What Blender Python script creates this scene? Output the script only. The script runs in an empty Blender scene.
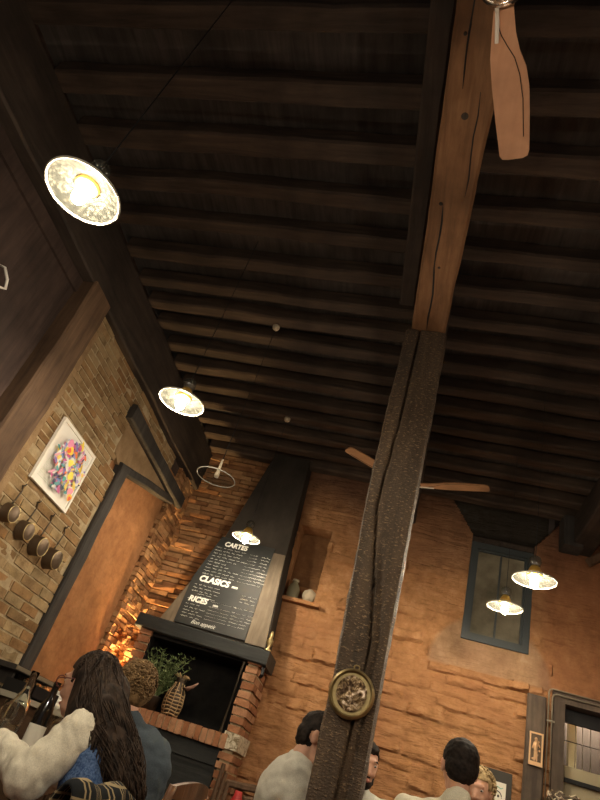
import bpy, bmesh, math, random
from mathutils import Vector, Matrix, Euler, noise
random.seed(7)
PI = math.pi
S = bpy.context.scene
C = S.collection
H = 0.88                      # eye height of the camera; many heights below are written as H + something
V = Vector

# ------------------------------------------------------------------ camera, world, exposure
cam_d = bpy.data.cameras.new('camera')
cam = bpy.data.objects.new('camera', cam_d); C.objects.link(cam)
cam.matrix_world = Matrix(((0.9581115, -0.1643809, 0.2345234, 0.0),
                           (0.0955016, -0.5886331, -0.8027393, 0.0),
                           (0.2700033, 0.7915112, -0.5482776, H),
                           (0, 0, 0, 1)))
cam_d.sensor_fit = 'VERTICAL'; cam_d.sensor_height = 24.0; cam_d.sensor_width = 24.0; cam_d.lens = 18.0
cam_d.clip_start = 0.05
S.camera = cam
w = bpy.data.worlds.new('world'); S.world = w; w.use_nodes = True
w.node_tree.nodes['Background'].inputs[0].default_value = (0.55, 0.55, 0.6, 1)
w.node_tree.nodes['Background'].inputs[1].default_value = 0.022
S.view_settings.view_transform = 'Standard'; S.view_settings.look = 'None'
S.view_settings.gamma = 1.0; S.view_settings.exposure = 3.15
S.view_settings.use_curve_mapping = False
BULB = 185.0                  # radiance of the pendant bulbs

# ------------------------------------------------------------------ helpers
def link(name, mesh, parent=None, org=None):
    o = bpy.data.objects.new(name, mesh); C.objects.link(o)
    if parent is not None:
        o.parent = parent
        base = V(parent.get('_org', (0, 0, 0)))
        mesh.transform(Matrix.Translation(-base))
        o['_org'] = tuple(base)
    else:
        b = V(org) if org is not None else V((0, 0, 0))
        mesh.transform(Matrix.Translation(-b)); o.location = b; o['_org'] = tuple(b)
    return o
def obj(name, bm, mats, parent=None, org=None, smooth=False, angle=None):
    me = bpy.data.meshes.new(name); bm.to_mesh(me); bm.free()
    for m in (mats if isinstance(mats, (list, tuple)) else [mats]): me.materials.append(m)
    if smooth or angle:
        me.polygons.foreach_set('use_smooth', [True]*len(me.polygons))
        if angle: me.set_sharp_from_angle(angle=math.radians(angle))
    return link(name, me, parent, org)
def tag(o, label, cat, group=None):
    o['label'] = label; o['category'] = cat
    if group: o['group'] = group
    return o
def thing(name, label, cat, loc=(0, 0, 0), group=None):
    o = bpy.data.objects.new(name, None); C.objects.link(o); o.location = loc; o['_org'] = tuple(loc)
    o.empty_display_size = 0.1
    return tag(o, label, cat, group)
def struct(name, bm, mats, **k):
    o = obj(name, bm, mats, **k); o['kind'] = 'structure'; return o
def copy_tree(o, parent=None):
    c = o.copy(); C.objects.link(c); c.parent = parent
    for ch in list(o.children): copy_tree(ch, c)
    return c
def NB(): 
    bm = bmesh.new(); bm.loops.layers.float_color.new('Col'); return bm
def paint(bm, faces, col):
    l = bm.loops.layers.float_color['Col']
    for f in faces:
        for lp in f.loops: lp[l] = (col[0], col[1], col[2], 1)
def box(bm, c, s, M=None, jit=0.0, mi=0, col=(1, 1, 1)):
    vs = []
    for x in (-.5, .5):
        for y in (-.5, .5):
            for z in (-.5, .5):
                p = V((x*s[0], y*s[1], z*s[2]))
                if jit: p += V((random.uniform(-jit, jit), random.uniform(-jit, jit), random.uniform(-jit, jit)))
                if M is not None: p = M @ p
                vs.append(bm.verts.new(p + V(c)))
    fs = []
    for q in ((0, 1, 3, 2), (4, 6, 7, 5), (0, 4, 5, 1), (2, 3, 7, 6), (0, 2, 6, 4), (1, 5, 7, 3)):
        f = bm.faces.new([vs[i] for i in q]); f.material_index = mi; fs.append(f)
    paint(bm, fs, col); return fs
def bbox(bm, a, b, **k):
    a = V(a); b = V(b); return box(bm, (a+b)/2, tuple(abs(x) for x in (b-a)), **k)
def frame_of(d):
    d = d.normalized(); u = V((0, 0, 1)) if abs(d.z) < .9 else V((1, 0, 0))
    x = d.cross(u).normalized(); y = x.cross(d).normalized(); return x, y
def tube(bm, pts, r, seg=10, cap=True, mi=0, col=(1, 1, 1), flat=1.0):
    pts = [V(p) for p in pts]; n = len(pts)
    rr = r if isinstance(r, (list, tuple)) else [r]*n
    rings = []; px = None
    for i, p in enumerate(pts):
        d = (pts[min(i+1, n-1)] - pts[max(i-1, 0)])
        if d.length < 1e-9: d = V((0, 0, 1))
        d.normalize()
        if px is None: x, y = frame_of(d)
        else:
            x = (px - d*px.dot(d)); x = x.normalized() if x.length > 1e-6 else frame_of(d)[0]
            y = d.cross(x).normalized()
        px = x
        rings.append([bm.verts.new(p + (x*math.cos(2*PI*k/seg) + y*math.sin(2*PI*k/seg)*flat)*rr[i]) for k in range(seg)])
    fs = []
    for a, b in zip(rings, rings[1:]):
        for k in range(seg):
            f = bm.faces.new((a[k], a[(k+1) % seg], b[(k+1) % seg], b[k])); fs.append(f)
    if cap:
        fs.append(bm.faces.new(rings[0][::-1])); fs.append(bm.faces.new(rings[-1]))
    for f in fs: f.material_index = mi
    paint(bm, fs, col)
def lathe(bm, prof, seg=32, M=None, mi=0, col=(1, 1, 1), close=False):
    rings = []
    for r, z in prof:
        ring = []
        for k in range(seg):
            p = V((r*math.cos(2*PI*k/seg), r*math.sin(2*PI*k/seg), z))
            ring.append(bm.verts.new(M @ p if M is not None else p))
        rings.append(ring)
    fs = []
    for a, b in zip(rings, rings[1:]):
        for k in range(seg): fs.append(bm.faces.new((a[k], a[(k+1) % seg], b[(k+1) % seg], b[k])))
    if close: fs.append(bm.faces.new(rings[0][::-1])); fs.append(bm.faces.new(rings[-1]))
    for f in fs: f.material_index = mi
    paint(bm, fs, col)
def ball(bm, c, r, M=None, seg=20, rings=14, mi=0, col=(1, 1, 1)):
    r = (r, r, r) if not isinstance(r, (tuple, list)) else r
    T = Matrix.Translation(V(c)) @ (M.to_4x4() if M is not None else Matrix.Identity(4))
    top = bm.verts.new(T @ V((0, 0, r[2]))); bot = bm.verts.new(T @ V((0, 0, -r[2]))); rs = []
    for i in range(1, rings):
        t = PI*i/rings
        rs.append([bm.verts.new(T @ V((r[0]*math.sin(t)*math.cos(2*PI*k/seg), r[1]*math.sin(t)*math.sin(2*PI*k/seg), r[2]*math.cos(t)))) for k in range(seg)])
    fs = []
    for k in range(seg):
        fs.append(bm.faces.new((top, rs[0][k], rs[0][(k+1) % seg])))
        fs.append(bm.faces.new((bot, rs[-1][(k+1) % seg], rs[-1][k])))
    for a, b in zip(rs, rs[1:]):
        for k in range(seg): fs.append(bm.faces.new((a[k], b[k], b[(k+1) % seg], a[(k+1) % seg])))
    for f in fs: f.material_index = mi
    paint(bm, fs, col)
def cap(bm, a, b, ra, rb):
    a = V(a); b = V(b); n = 8; d = b - a; L = max(d.length, 1e-6); u = d/L
    pts = []; rr = []
    for i in range(5):
        t = -PI/2 + PI/2*i/4; pts.append(a + u*ra*math.sin(t)); rr.append(max(ra*math.cos(t), 1e-4))
    for i in range(1, n):
        pts.append(a + d*i/n); rr.append(ra + (rb-ra)*i/n)
    for i in range(5):
        t = PI/2*i/4; pts.append(b + u*rb*math.sin(t)); rr.append(max(rb*math.cos(t), 1e-4))
    tube(bm, pts, rr, seg=14)
def timber(bm, p0, p1, w, h, up=(0, 0, 1), step=.08, jit=.004, rnd=.012, col=(1, 1, 1), seed=0, sag=0):
    p0 = V(p0); p1 = V(p1); d = (p1-p0); L = d.length; d.normalize()
    up = V(up); x = d.cross(up).normalized(); y = x.cross(d).normalized()
    n = max(2, int(L/step)); k = 4; sec = []
    def edge(a, b):
        for i in range(k): sec.append((a[0]+(b[0]-a[0])*i/k, a[1]+(b[1]-a[1])*i/k))
    W, Hh = w/2, h/2; cs = [(-W+rnd, -Hh), (W-rnd, -Hh), (W, -Hh+rnd), (W, Hh-rnd), (W-rnd, Hh), (-W+rnd, Hh), (-W, Hh-rnd), (-W, -Hh+rnd)]
    for i in range(8):
        if i % 2 == 0: edge(cs[i], cs[(i+1) % 8])
        else: sec.append(cs[i])
    rings = []
    for i in range(n+1):
        c = p0 + d*L*i/n + y*(-sag*math.sin(PI*i/n)); ring = []
        for j, (a, b) in enumerate(sec):
            q = c + x*a + y*b
            o = noise.noise_vector(V((q.x*1.7+seed, q.y*1.7, q.z*1.7)))*jit*1.6 + noise.noise_vector(V((q.x*9+seed, q.y*9, q.z*9)))*jit*.6
            ring.append(bm.verts.new(q + o - d*(o.dot(d))))
        rings.append(ring)
    m = len(sec); fs = []
    for a, b in zip(rings, rings[1:]):
        for j in range(m): fs.append(bm.faces.new((a[j], a[(j+1) % m], b[(j+1) % m], b[j])))
    fs.append(bm.faces.new(rings[0][::-1])); fs.append(bm.faces.new(rings[-1]))
    paint(bm, fs, col)
def bake(bm, voxel=None, smooth=0, sub=0):
    me = bpy.data.meshes.new('tmp'); bm.to_mesh(me); bm.free()
    o = bpy.data.objects.new('tmp', me); C.objects.link(o)
    if voxel:
        m = o.modifiers.new('r', 'REMESH'); m.mode = 'VOXEL'; m.voxel_size = voxel
    if smooth:
        m = o.modifiers.new('s', 'SMOOTH'); m.iterations = smooth; m.factor = .5
    if sub:
        m = o.modifiers.new('u', 'SUBSURF'); m.levels = sub
    dg = bpy.context.evaluated_depsgraph_get(); dg.update()
    me2 = bpy.data.meshes.new_from_object(o.evaluated_get(dg))
    bpy.data.objects.remove(o); bpy.data.meshes.remove(me)
    return me2
def disp(me, fn):
    ns = [v.normal.copy() for v in me.vertices]
    for v, n in zip(me.vertices, ns): v.co += n*fn(v.co)
    me.update()
def mobj(name, me, mat, parent=None, org=None):
    me.materials.clear(); me.materials.append(mat)
    me.polygons.foreach_set('use_smooth', [True]*len(me.polygons))
    me.name = name
    return link(name, me, parent, org)

# ------------------------------------------------------------------ materials
def mat(name, col=(.5, .5, .5), rough=.7, metal=0.0, emit=None, es=0, trans=0, alpha=1, spec=.5, ior=1.45):
    m = bpy.data.materials.new(name); m.use_nodes = True; b = m.node_tree.nodes['Principled BSDF']
    b.inputs['Base Color'].default_value = (*col, 1); b.inputs['Roughness'].default_value = rough
    b.inputs['Metallic'].default_value = metal; b.inputs['Specular IOR Level'].default_value = spec
    b.inputs['IOR'].default_value = ior
    if trans: b.inputs['Transmission Weight'].default_value = trans
    if emit: b.inputs['Emission Color'].default_value = (*emit, 1); b.inputs['Emission Strength'].default_value = es
    if alpha < 1: b.inputs['Alpha'].default_value = alpha
    return m
class G:
    def __init__(s, m): s.m = m; s.t = m.node_tree; s.b = s.t.nodes['Principled BSDF']
    def n(s, ty, **k):
        x = s.t.nodes.new(ty)
        for a, v in k.items():
            if a.startswith('i_'): x.inputs[a[2:].replace('_', ' ')].default_value = v
            else: setattr(x, a, v)
        return x
    def l(s, a, b): s.t.links.new(a, b)
    def coords(s, scale=(1, 1, 1), rot=(0, 0, 0)):
        tc = s.n('ShaderNodeTexCoord'); mp = s.n('ShaderNodeMapping')
        mp.inputs['Scale'].default_value = scale; mp.inputs['Rotation'].default_value = rot
        s.l(tc.outputs['Object'], mp.inputs['Vector']); return mp.outputs[0]
    def noise(s, vec, scale, detail=6, rough=.6, dist=0):
        x = s.n('ShaderNodeTexNoise'); x.inputs['Scale'].default_value = scale; x.inputs['Detail'].default_value = detail
        x.inputs['Roughness'].default_value = rough; x.inputs['Distortion'].default_value = dist
        s.l(vec, x.inputs['Vector']); return x.outputs[0]
    def ramp(s, fac, stops):
        r = s.n('ShaderNodeValToRGB'); e = r.color_ramp.elements
        e[0].position = stops[0][0]; e[0].color = (*stops[0][1], 1); e[1].position = stops[-1][0]; e[1].color = (*stops[-1][1], 1)
        for p, c in stops[1:-1]:
            q = e.new(p); q.color = (*c, 1)
        s.l(fac, r.inputs[0]); return r.outputs[0]
    def mix(s, a, b, fac=.5, mode='MIX'):
        x = s.n('ShaderNodeMix', data_type='RGBA', blend_type=mode)
        if isinstance(fac, (int, float)): x.inputs[0].default_value = fac
        else: s.l(fac, x.inputs[0])
        for i, v in ((6, a), (7, b)):
            if isinstance(v, tuple): x.inputs[i].default_value = (*v, 1)
            else: s.l(v, x.inputs[i])
        return x.outputs[2]
    def bump(s, h, st=.5, dist=.01, prev=None):
        x = s.n('ShaderNodeBump'); x.inputs['Strength'].default_value = st; x.inputs['Distance'].default_value = dist
        s.l(h, x.inputs['Height'])
        if prev is not None: s.l(prev, x.inputs['Normal'])
        s.l(x.outputs[0], s.b.inputs['Normal']); return x.outputs[0]
    def base(s, c): s.l(c, s.b.inputs['Base Color'])
    def vcol(s):
        x = s.n('ShaderNodeVertexColor', layer_name='Col'); return x.outputs[0]
def wood(name, dark, light, axis=1, rough=.75, fine=1.0, useV=False, bump=.5, spec=.3):
    m = mat(name, light, rough, spec=spec); g = G(m)
    sc = [14*fine]*3; sc[axis] = 1.3
    v = g.coords(tuple(sc)); n1 = g.noise(v, 1.6, 9, .65, .4)
    v2 = g.coords(); n2 = g.noise(v2, 2.2, 5, .6)
    c = g.ramp(n1, [(.3, dark), (.72, light)])
    c = g.mix(c, tuple(x*.45 for x in dark), g.ramp(n2, [(.42, (0, 0, 0)), (.75, (.8, .8, .8))]))
    if useV: c = g.mix(c, g.vcol(), 1.0, 'MULTIPLY')
    g.base(c); b = g.bump(n1, bump, .006); g.bump(g.noise(v2, 40, 4), .25, .002, b)
    return m
def fabric(name, col, sc=260, col2=None, b=.35, rough=.95):
    m = mat(name, col, rough, spec=.1); g = G(m); v = g.coords()
    n = g.noise(v, sc, 2); n2 = g.noise(v, 9, 4)
    c2 = col2 or tuple(x*.75 for x in col)
    c = g.mix(col, c2, g.ramp(n, [(.35, (0, 0, 0)), (.65, (1, 1, 1))])); c = g.mix(c, tuple(x*.8 for x in col), g.ramp(n2, [(.4, (0, 0, 0)), (.8, (.5, .5, .5))]))
    g.base(c); bb = g.bump(n, b, .001); g.bump(n2, .4, .01, bb)
    return m

M_joist = wood('sooty joist wood', (.026, .019, .015), (.090, .064, .047), 0, useV=True)
M_board = wood('black ceiling boards', (.042, .038, .036), (.11, .098, .088), 1)
M_beam = wood('brown beam wood', (.13, .065, .03), (.29, .155, .075), 1, bump=.4)
M_darkbeam = wood('dark beam wood', (.022, .017, .014), (.065, .048, .037), 1)
M_darkv = wood('dark upright wood', (.028, .026, .024), (.075, .066, .058), 2)
M_brownv = wood('brown upright wood', (.07, .042, .026), (.17, .105, .062), 2)
M_panel = wood('dark mezzanine boards', (.035, .024, .02), (.085, .055, .045), 2)
M_mantel = wood('charred mantel wood', (.016, .018, .018), (.045, .048, .046), 0, rough=.5)
M_door = wood('weathered door wood', (.06, .045, .035), (.15, .11, .08), 2)
M_chair = wood('reddish chair wood', (.07, .03, .014), (.2, .09, .04), 2, rough=.4)
M_table = wood('dark table wood', (.04, .025, .015), (.1, .06, .035), 1, rough=.4)
M_blade = wood('fan blade wood', (.58, .32, .19), (.68, .40, .25), 1, rough=.35, bump=.05)
M_blade2 = wood('fan blade wood dark', (.3, .16, .08), (.42, .24, .13), 0, rough=.4, bump=.05)

def brickmat(name, tint=(1, 1, 1)):
    m = mat(name, (.3, .2, .1), .95, spec=.1); g = G(m); v = g.coords()
    n = g.noise(v, 7, 8, .7); n2 = g.noise(v, 45, 5, .7)
    c = g.mix(g.vcol(), g.ramp(n, [(.3, (.55, .5, .45)), (.5, (.95, .93, .9)), (.75, (1.25, 1.2, 1.1))]), 1.0, 'MULTIPLY')
    c = g.mix(c, tint, 1.0, 'MULTIPLY')
    g.base(c); b = g.bump(n, .6, .02); g.bump(n2, .7, .006, b); return m
M_brick = brickmat('old brick')
M_mortar = mat('lime mortar', (.36, .29, .18), .95, spec=.1)
g = G(M_mortar); v = g.coords(); nn = g.noise(v, 12, 7, .7)
g.base(g.ramp(nn, [(.3, (.27, .205, .12)), (.7, (.48, .39, .25))])); g.bump(nn, .8, .02)
# terracotta-painted stone wall
M_orange = mat('terracotta limewash', (.5, .22, .07), .92, spec=.12)
g = G(M_orange); v = g.coords(); vs = g.coords((1.2, 1.2, 7))
a = g.noise(v, 1.4, 6, .6); b_ = g.noise(v, 9, 8, .7); s_ = g.noise(vs, 2.2, 7, .65, .6); d_ = g.noise(v, 60, 4, .7)
c = g.ramp(b_, [(.3, (.25, .125, .055)), (.55, (.40, .205, .092)), (.78, (.53, .31, .16))])
c = g.mix(c, (.30, .145, .07), g.ramp(a, [(.45, (0, 0, 0)), (.7, (.75, .75, .75))]))
c = g.mix(c, (.20, .08, .03), g.ramp(s_, [(.60, (0, 0, 0)), (.68, (.45, .45, .45))]))
c = g.mix(c, g.vcol(), 1.0, 'MULTIPLY')
g.base(c); q = g.bump(s_, .9, .03); q = g.bump(b_, .6, .012, q); g.bump(d_, .5, .004, q)
M_panelor = mat('terracotta brick infill', (.36, .17, .07), .95, spec=.1)
g = G(M_panelor); tc = g.n('ShaderNodeTexCoord'); sx = g.n('ShaderNodeSeparateXYZ'); cb = g.n('ShaderNodeCombineXYZ')
g.l(tc.outputs['Object'], sx.inputs[0]); g.l(sx.outputs[1], cb.inputs[0]); g.l(sx.outputs[2], cb.inputs[1])
ad = g.mix(cb.outputs[0], g.noise(g.coords(), 5, 4), .22, 'ADD')
br = g.n('ShaderNodeTexBrick'); g.l(ad, br.inputs['Vector'])
br.inputs['Color1'].default_value = (.30, .15, .07, 1); br.inputs['Color2'].default_value = (.33, .165, .078, 1); br.inputs['Mortar'].default_value = (.295, .148, .07, 1)
br.inputs['Scale'].default_value = 1; br.inputs['Brick Width'].default_value = .24; br.inputs['Row Height'].default_value = .085; br.inputs['Mortar Size'].default_value = .012
br.inputs['Mortar Smooth'].default_value = .8
n_ = g.noise(g.coords(), 8, 7, .7)
g.base(g.mix(br.outputs[0], g.ramp(n_, [(.3, (.7, .66, .6)), (.7, (1.15, 1.1, 1.05))]), 1.0, 'MULTIPLY'))
q = g.bump(br.outputs[1], -.15, .006); g.bump(n_, .8, .02, q)
M_plaster = mat('ochre plaster', (.3, .2, .11), .95, spec=.1)
g = G(M_plaster); n_ = g.noise(g.coords(), 6, 8, .7); g.base(g.ramp(n_, [(.3, (.19, .12, .065)), (.7, (.36, .25, .14))])); g.bump(n_, .8, .03)
M_dplaster = mat('smoked plaster', (.14, .09, .065), .95, spec=.1)
g = G(M_dplaster); n_ = g.noise(g.coords(), 5, 8, .7); g.base(g.ramp(n_, [(.3, (.075, .048, .036)), (.7, (.17, .11, .08))])); g.bump(n_, .6, .02)
M_floor = mat('terracotta floor tile', (.2, .1, .06), .6)
g = G(M_floor); br = g.n('ShaderNodeTexBrick'); g.l(g.coords(), br.inputs['Vector']); br.offset = 0
br.inputs['Color1'].default_value = (.2, .09, .05, 1); br.inputs['Color2'].default_value = (.26, .12, .07, 1); br.inputs['Mortar'].default_value = (.1, .08, .06, 1)
br.inputs['Scale'].default_value = 1; br.inputs['Brick Width'].default_value = .3; br.inputs['Row Height'].default_value = .3; br.inputs['Mortar Size'].default_value = .006
g.base(br.outputs[0])
# post: rough adzed wood with pale chips
M_post = mat('adzed post wood', (.1, .07, .045), .5, spec=.5)
g = G(M_post); v = g.coords((.8, .8, 1.9)); vv = g.coords((12, 12, .9)); n1 = g.noise(v, 70, 3, .7, .2); n2 = g.noise(vv, 1.5, 8, .6, .3); n3 = g.noise(g.coords(), 2.5, 4)
c = g.ramp(n2, [(.3, (.046, .030, .018)), (.7, (.13, .084, .048))])
c = g.mix(c, (.42, .29, .16), g.ramp(n1, [(.56, (0, 0, 0)), (.66, (.85, .85, .85))]))
c = g.mix(c, (.04, .03, .022), g.ramp(n3, [(.45, (0, 0, 0)), (.7, (.6, .6, .6))]))
g.base(c); q = g.bump(n2, .5, .006); g.bump(n1, 1.0, .02, q)

M_black = mat('black iron', (.012, .012, .013), .5, .3)
M_soot = mat('sooty black firebox', (.012, .011, .010), .9, spec=.1)
g = G(M_soot); n_ = g.noise(g.coords(), 8, 6); g.base(g.ramp(n_, [(.3, (.007, .007, .007)), (.8, (.022, .02, .018))]))
M_hood = mat('smoked hood plaster', (.05, .042, .033), .85, spec=.2)
g = G(M_hood); n_ = g.noise(g.coords((1, 1, .5)), 4, 7, .65); g.base(g.ramp(n_, [(.3, (.022, .019, .016)), (.75, (.055, .046, .037))])); g.bump(n_, .3, .01)
M_hoodframe = wood('hood board', (.12, .09, .06), (.24, .19, .13), 2, rough=.6)
M_board_ = mat('blackboard', (.016, .018, .017), .55)
g = G(M_board_); n_ = g.noise(g.coords(), 5, 5); g.base(g.ramp(n_, [(.3, (.012, .014, .014)), (.8, (.035, .037, .034))]))
M_chalk = mat('chalk', (.8, .8, .74), .95)
M_white = mat('white paint', (.78, .75, .68), .5)
M_paper = mat('white paper', (.75, .72, .62), .9)
M_brass = mat('aged brass', (.32, .24, .10), .42, .85)
g = G(M_brass); n_ = g.noise(g.coords(), 14, 5, .6); g.base(g.ramp(n_, [(.3, (.24, .18, .08)), (.7, (.55, .44, .22))]))
M_relief = mat('worn silver copper relief', (.6, .45, .38), .35, .8)
g = G(M_relief); n_ = g.noise(g.coords(), 32, 5, .7, .8); g.base(g.ramp(n_, [(.42, (.06, .035, .02)), (.52, (.26, .18, .09)), (.60, (.75, .62, .52))])); g.bump(n_, 1, .006)
M_copper = mat('tarnished copper pan', (.10, .068, .042), .45, .6)
M_iron = mat('pan iron', (.06, .045, .032), .5, .7)
M_chrome = mat('chrome', (.7, .66, .6), .2, 1)
M_conduit = mat('grey conduit', (.26, .23, .17), .4, .5)
M_gold = mat('golden lamp socket', (.7, .42, .09), .35, .7)
M_glass = mat('clear glass', (.95, .97, .95), .03, trans=1, ior=1.3)
M_wine = mat('dark wine glass', (.01, .008, .006), .08, spec=.6)
M_leaf = mat('sage green leaf', (.12, .17, .06), .6)
g = G(M_leaf); n_ = g.noise(g.coords(), 30, 2); g.base(g.ramp(n_, [(.35, (.055, .10, .03)), (.7, (.24, .29, .13))]))
M_wicker = mat('wicker', (.3, .2, .1), .7)
M_gourd = mat('pale stoneware', (.45, .38, .27), .6)
M_jar = mat('olive jar glass', (.22, .20, .13), .15, spec=.9)
M_skin = mat('skin', (.56, .32, .22), .5, spec=.35)
M_skin.node_tree.nodes['Principled BSDF'].inputs['Subsurface Weight'].default_value = .12
M_skin.node_tree.nodes['Principled BSDF'].inputs['Subsurface Radius'].default_value = (.01, .004, .002)
M_lip = mat('lips', (.42, .16, .13), .45)
M_eye = mat('eye white', (.7, .68, .64), .2); M_iris = mat('iris', (.03, .02, .012), .15)
def hairmat(name, c1, c2, sc=(1, 1, 1)):
    m = mat(name, c1, .72, spec=.22); g = G(m); n = g.noise(g.coords(sc), 40, 4, .6); g.base(g.ramp(n, [(.35, c1), (.68, c2)])); g.bump(n, .35, .003); return m
M_hdark = hairmat('dark brown hair', (.012, .008, .006), (.062, .040, .027), (1, 1, .25))
M_hcurl = hairmat('curly light brown hair', (.09, .055, .025), (.27, .175, .085))
M_hblack = hairmat('short black hair', (.008, .006, .005), (.03, .022, .017))
M_hblond = hairmat('blond curls', (.25, .17, .08), (.55, .42, .22))
M_cream = fabric('cream sleeve', (.84, .79, .64)); M_bluek = fabric('blue boucle knit', (.035, .075, .19), 150, (.14, .22, .4), .9)
M_slate = fabric('slate blue sweater', (.075, .095, .115), 200); M_greyt = fabric('light grey cotton', (.66, .64, .55), 300)
M_greyb = fabric('grey cotton tee', (.58, .59, .52), 300); M_creamt = fabric('cream cotton tee', (.82, .78, .62), 300)
M_jeans = fabric('dark trousers', (.03, .035, .05)); M_pink = fabric('rose knit', (.4, .22, .2)); M_coat = fabric('black coat cloth', (.015, .015, .018))
M_red = mat('red paint', (.45, .03, .03), .4)
M_marble = mat('veined white marble', (.6, .56, .45), .5)
g = G(M_marble); n_ = g.noise(g.coords(), 18, 6, .7, 1.5); g.base(g.ramp(n_, [(.4, (.2, .15, .08)), (.5, (.6, .54, .4)), (.7, (.75, .7, .56))]))
M_paleout = mat('cream painted post', (.75, .68, .45), .7); M_sill = mat('stone sill', (.36, .31, .2), .8); M_outwall = mat('grey outside wall', (.07, .055, .05), .9)
M_vc = mat('printed colours', (1, 1, 1), .6); G(M_vc).base(G(M_vc).vcol())
M_shoji = mat('window curtain', (.17, .15, .11), .9); M_wframe = mat('blue-grey window frame', (.034, .043, .046), .55)
M_pane = mat('smoked window pane', (.10, .095, .075), .12, spec=.6)
g = G(M_pane); n_ = g.noise(g.coords(), 3, 5); g.base(g.ramp(n_, [(.35, (.08, .072, .05)), (.7, (.24, .21, .15))]))
# plaid
M_plaid = mat('black and cream plaid', (.03, .03, .03), .95, spec=.1)
g = G(M_plaid); tc = g.n('ShaderNodeTexCoord'); mp = g.n('ShaderNodeMapping'); mp.inputs['Rotation'].default_value = (0, 0, 0)
g.l(tc.outputs['Object'], mp.inputs[0]); sx = g.n('ShaderNodeSeparateXYZ'); g.l(mp.outputs[0], sx.inputs[0])
def stripe(out, per, wd, ph=0):
    a = g.n('ShaderNodeMath', operation='MULTIPLY_ADD'); g.l(out, a.inputs[0]); a.inputs[1].default_value = 1/per; a.inputs[2].default_value = ph
    b = g.n('ShaderNodeMath', operation='FRACT'); g.l(a.outputs[0], b.inputs[0])
    c = g.n('ShaderNodeMath', operation='LESS_THAN'); g.l(b.outputs[0], c.inputs[0]); c.inputs[1].default_value = wd; return c.outputs[0]
ms = [stripe(sx.outputs[1], .06, .10), stripe(sx.outputs[1], .06, .10, .3), stripe(sx.outputs[2], .06, .10), stripe(sx.outputs[2], .06, .10, .3)]
mx = ms[0]
for k in ms[1:]:
    q = g.n('ShaderNodeMath', operation='MAXIMUM'); g.l(mx, q.inputs[0]); g.l(k, q.inputs[1]); mx = q.outputs[0]
g.base(g.mix((.018, .02, .022), (.30, .24, .14), mx))

# pendant shade: patterned pressed glass
def shade_mat(name, tr):
    m = bpy.data.materials.new(name); m.use_nodes = True; t = m.node_tree; t.nodes.clear()
    o = t.nodes.new('ShaderNodeOutputMaterial'); tc = t.nodes.new('ShaderNodeTexCoord')
    vo = t.nodes.new('ShaderNodeTexVoronoi'); vo.inputs['Scale'].default_value = 75; t.links.new(tc.outputs['Object'], vo.inputs['Vector'])
    rp = t.nodes.new('ShaderNodeValToRGB'); rp.color_ramp.elements[0].color = (.10, .098, .08, 1); rp.color_ramp.elements[1].color = (.022, .023, .020, 1); rp.color_ramp.elements[1].position = .6
    t.links.new(vo.outputs['Distance'], rp.inputs[0])
    df = t.nodes.new('ShaderNodeBsdfDiffuse'); tl = t.nodes.new('ShaderNodeBsdfTranslucent'); gl = t.nodes.new('ShaderNodeBsdfGlossy'); tp = t.nodes.new('ShaderNodeBsdfTransparent')
    gl.inputs['Roughness'].default_value = .15
    t.links.new(rp.outputs[0], df.inputs[0]); t.links.new(rp.outputs[0], tl.inputs[0])
    m1 = t.nodes.new('ShaderNodeMixShader'); m1.inputs[0].default_value = .3; t.links.new(df.outputs[0], m1.inputs[1]); t.links.new(tl.outputs[0], m1.inputs[2])
    m2 = t.nodes.new('ShaderNodeMixShader'); m2.inputs[0].default_value = .12; t.links.new(m1.outputs[0], m2.inputs[1]); t.links.new(gl.outputs[0], m2.inputs[2])
    m3 = t.nodes.new('ShaderNodeMixShader'); m3.inputs[0].default_value = tr; t.links.new(m2.outputs[0], m3.inputs[1]); t.links.new(tp.outputs[0], m3.inputs[2])
    t.links.new(m3.outputs[0], o.inputs[0]); return m
M_shade = shade_mat('speckled pressed glass', .60); M_shade_off = shade_mat('clear pressed glass', .8)
M_rim = mat('milky glass rim', (.30, .29, .24), .25)
M_cap = shade_mat('ribbed glass cap', .45)
M_bulb = mat('lit bulb', (1, .9, .7), .5, emit=(1, .84, .62), es=BULB)
M_bulb_off = mat('unlit bulb', (.8, .8, .75), .1)

# ------------------------------------------------------------------ room shell
XL, YB, ZC = -2.40, 5.50, H + 2.85
XR, YR, ZT = 3.4, -2.6, ZC + .115
bm = NB(); bbox(bm, (XL-.6, YR-.2, -.12), (XR+.2, YB+.9, 0)); struct('floor', bm, M_floor)
bm = NB(); bbox(bm, (XL-.6, YR-.2, ZT), (XR+.2, YB+.4, ZT+.06)); struct('ceiling', bm, M_board)
bm = NB(); bbox(bm, (XR, YR, 0), (XR+.15, YB, ZT)); paint(bm, bm.faces, (1, 1, 1)); struct('wall_right', bm, M_orange)

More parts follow.
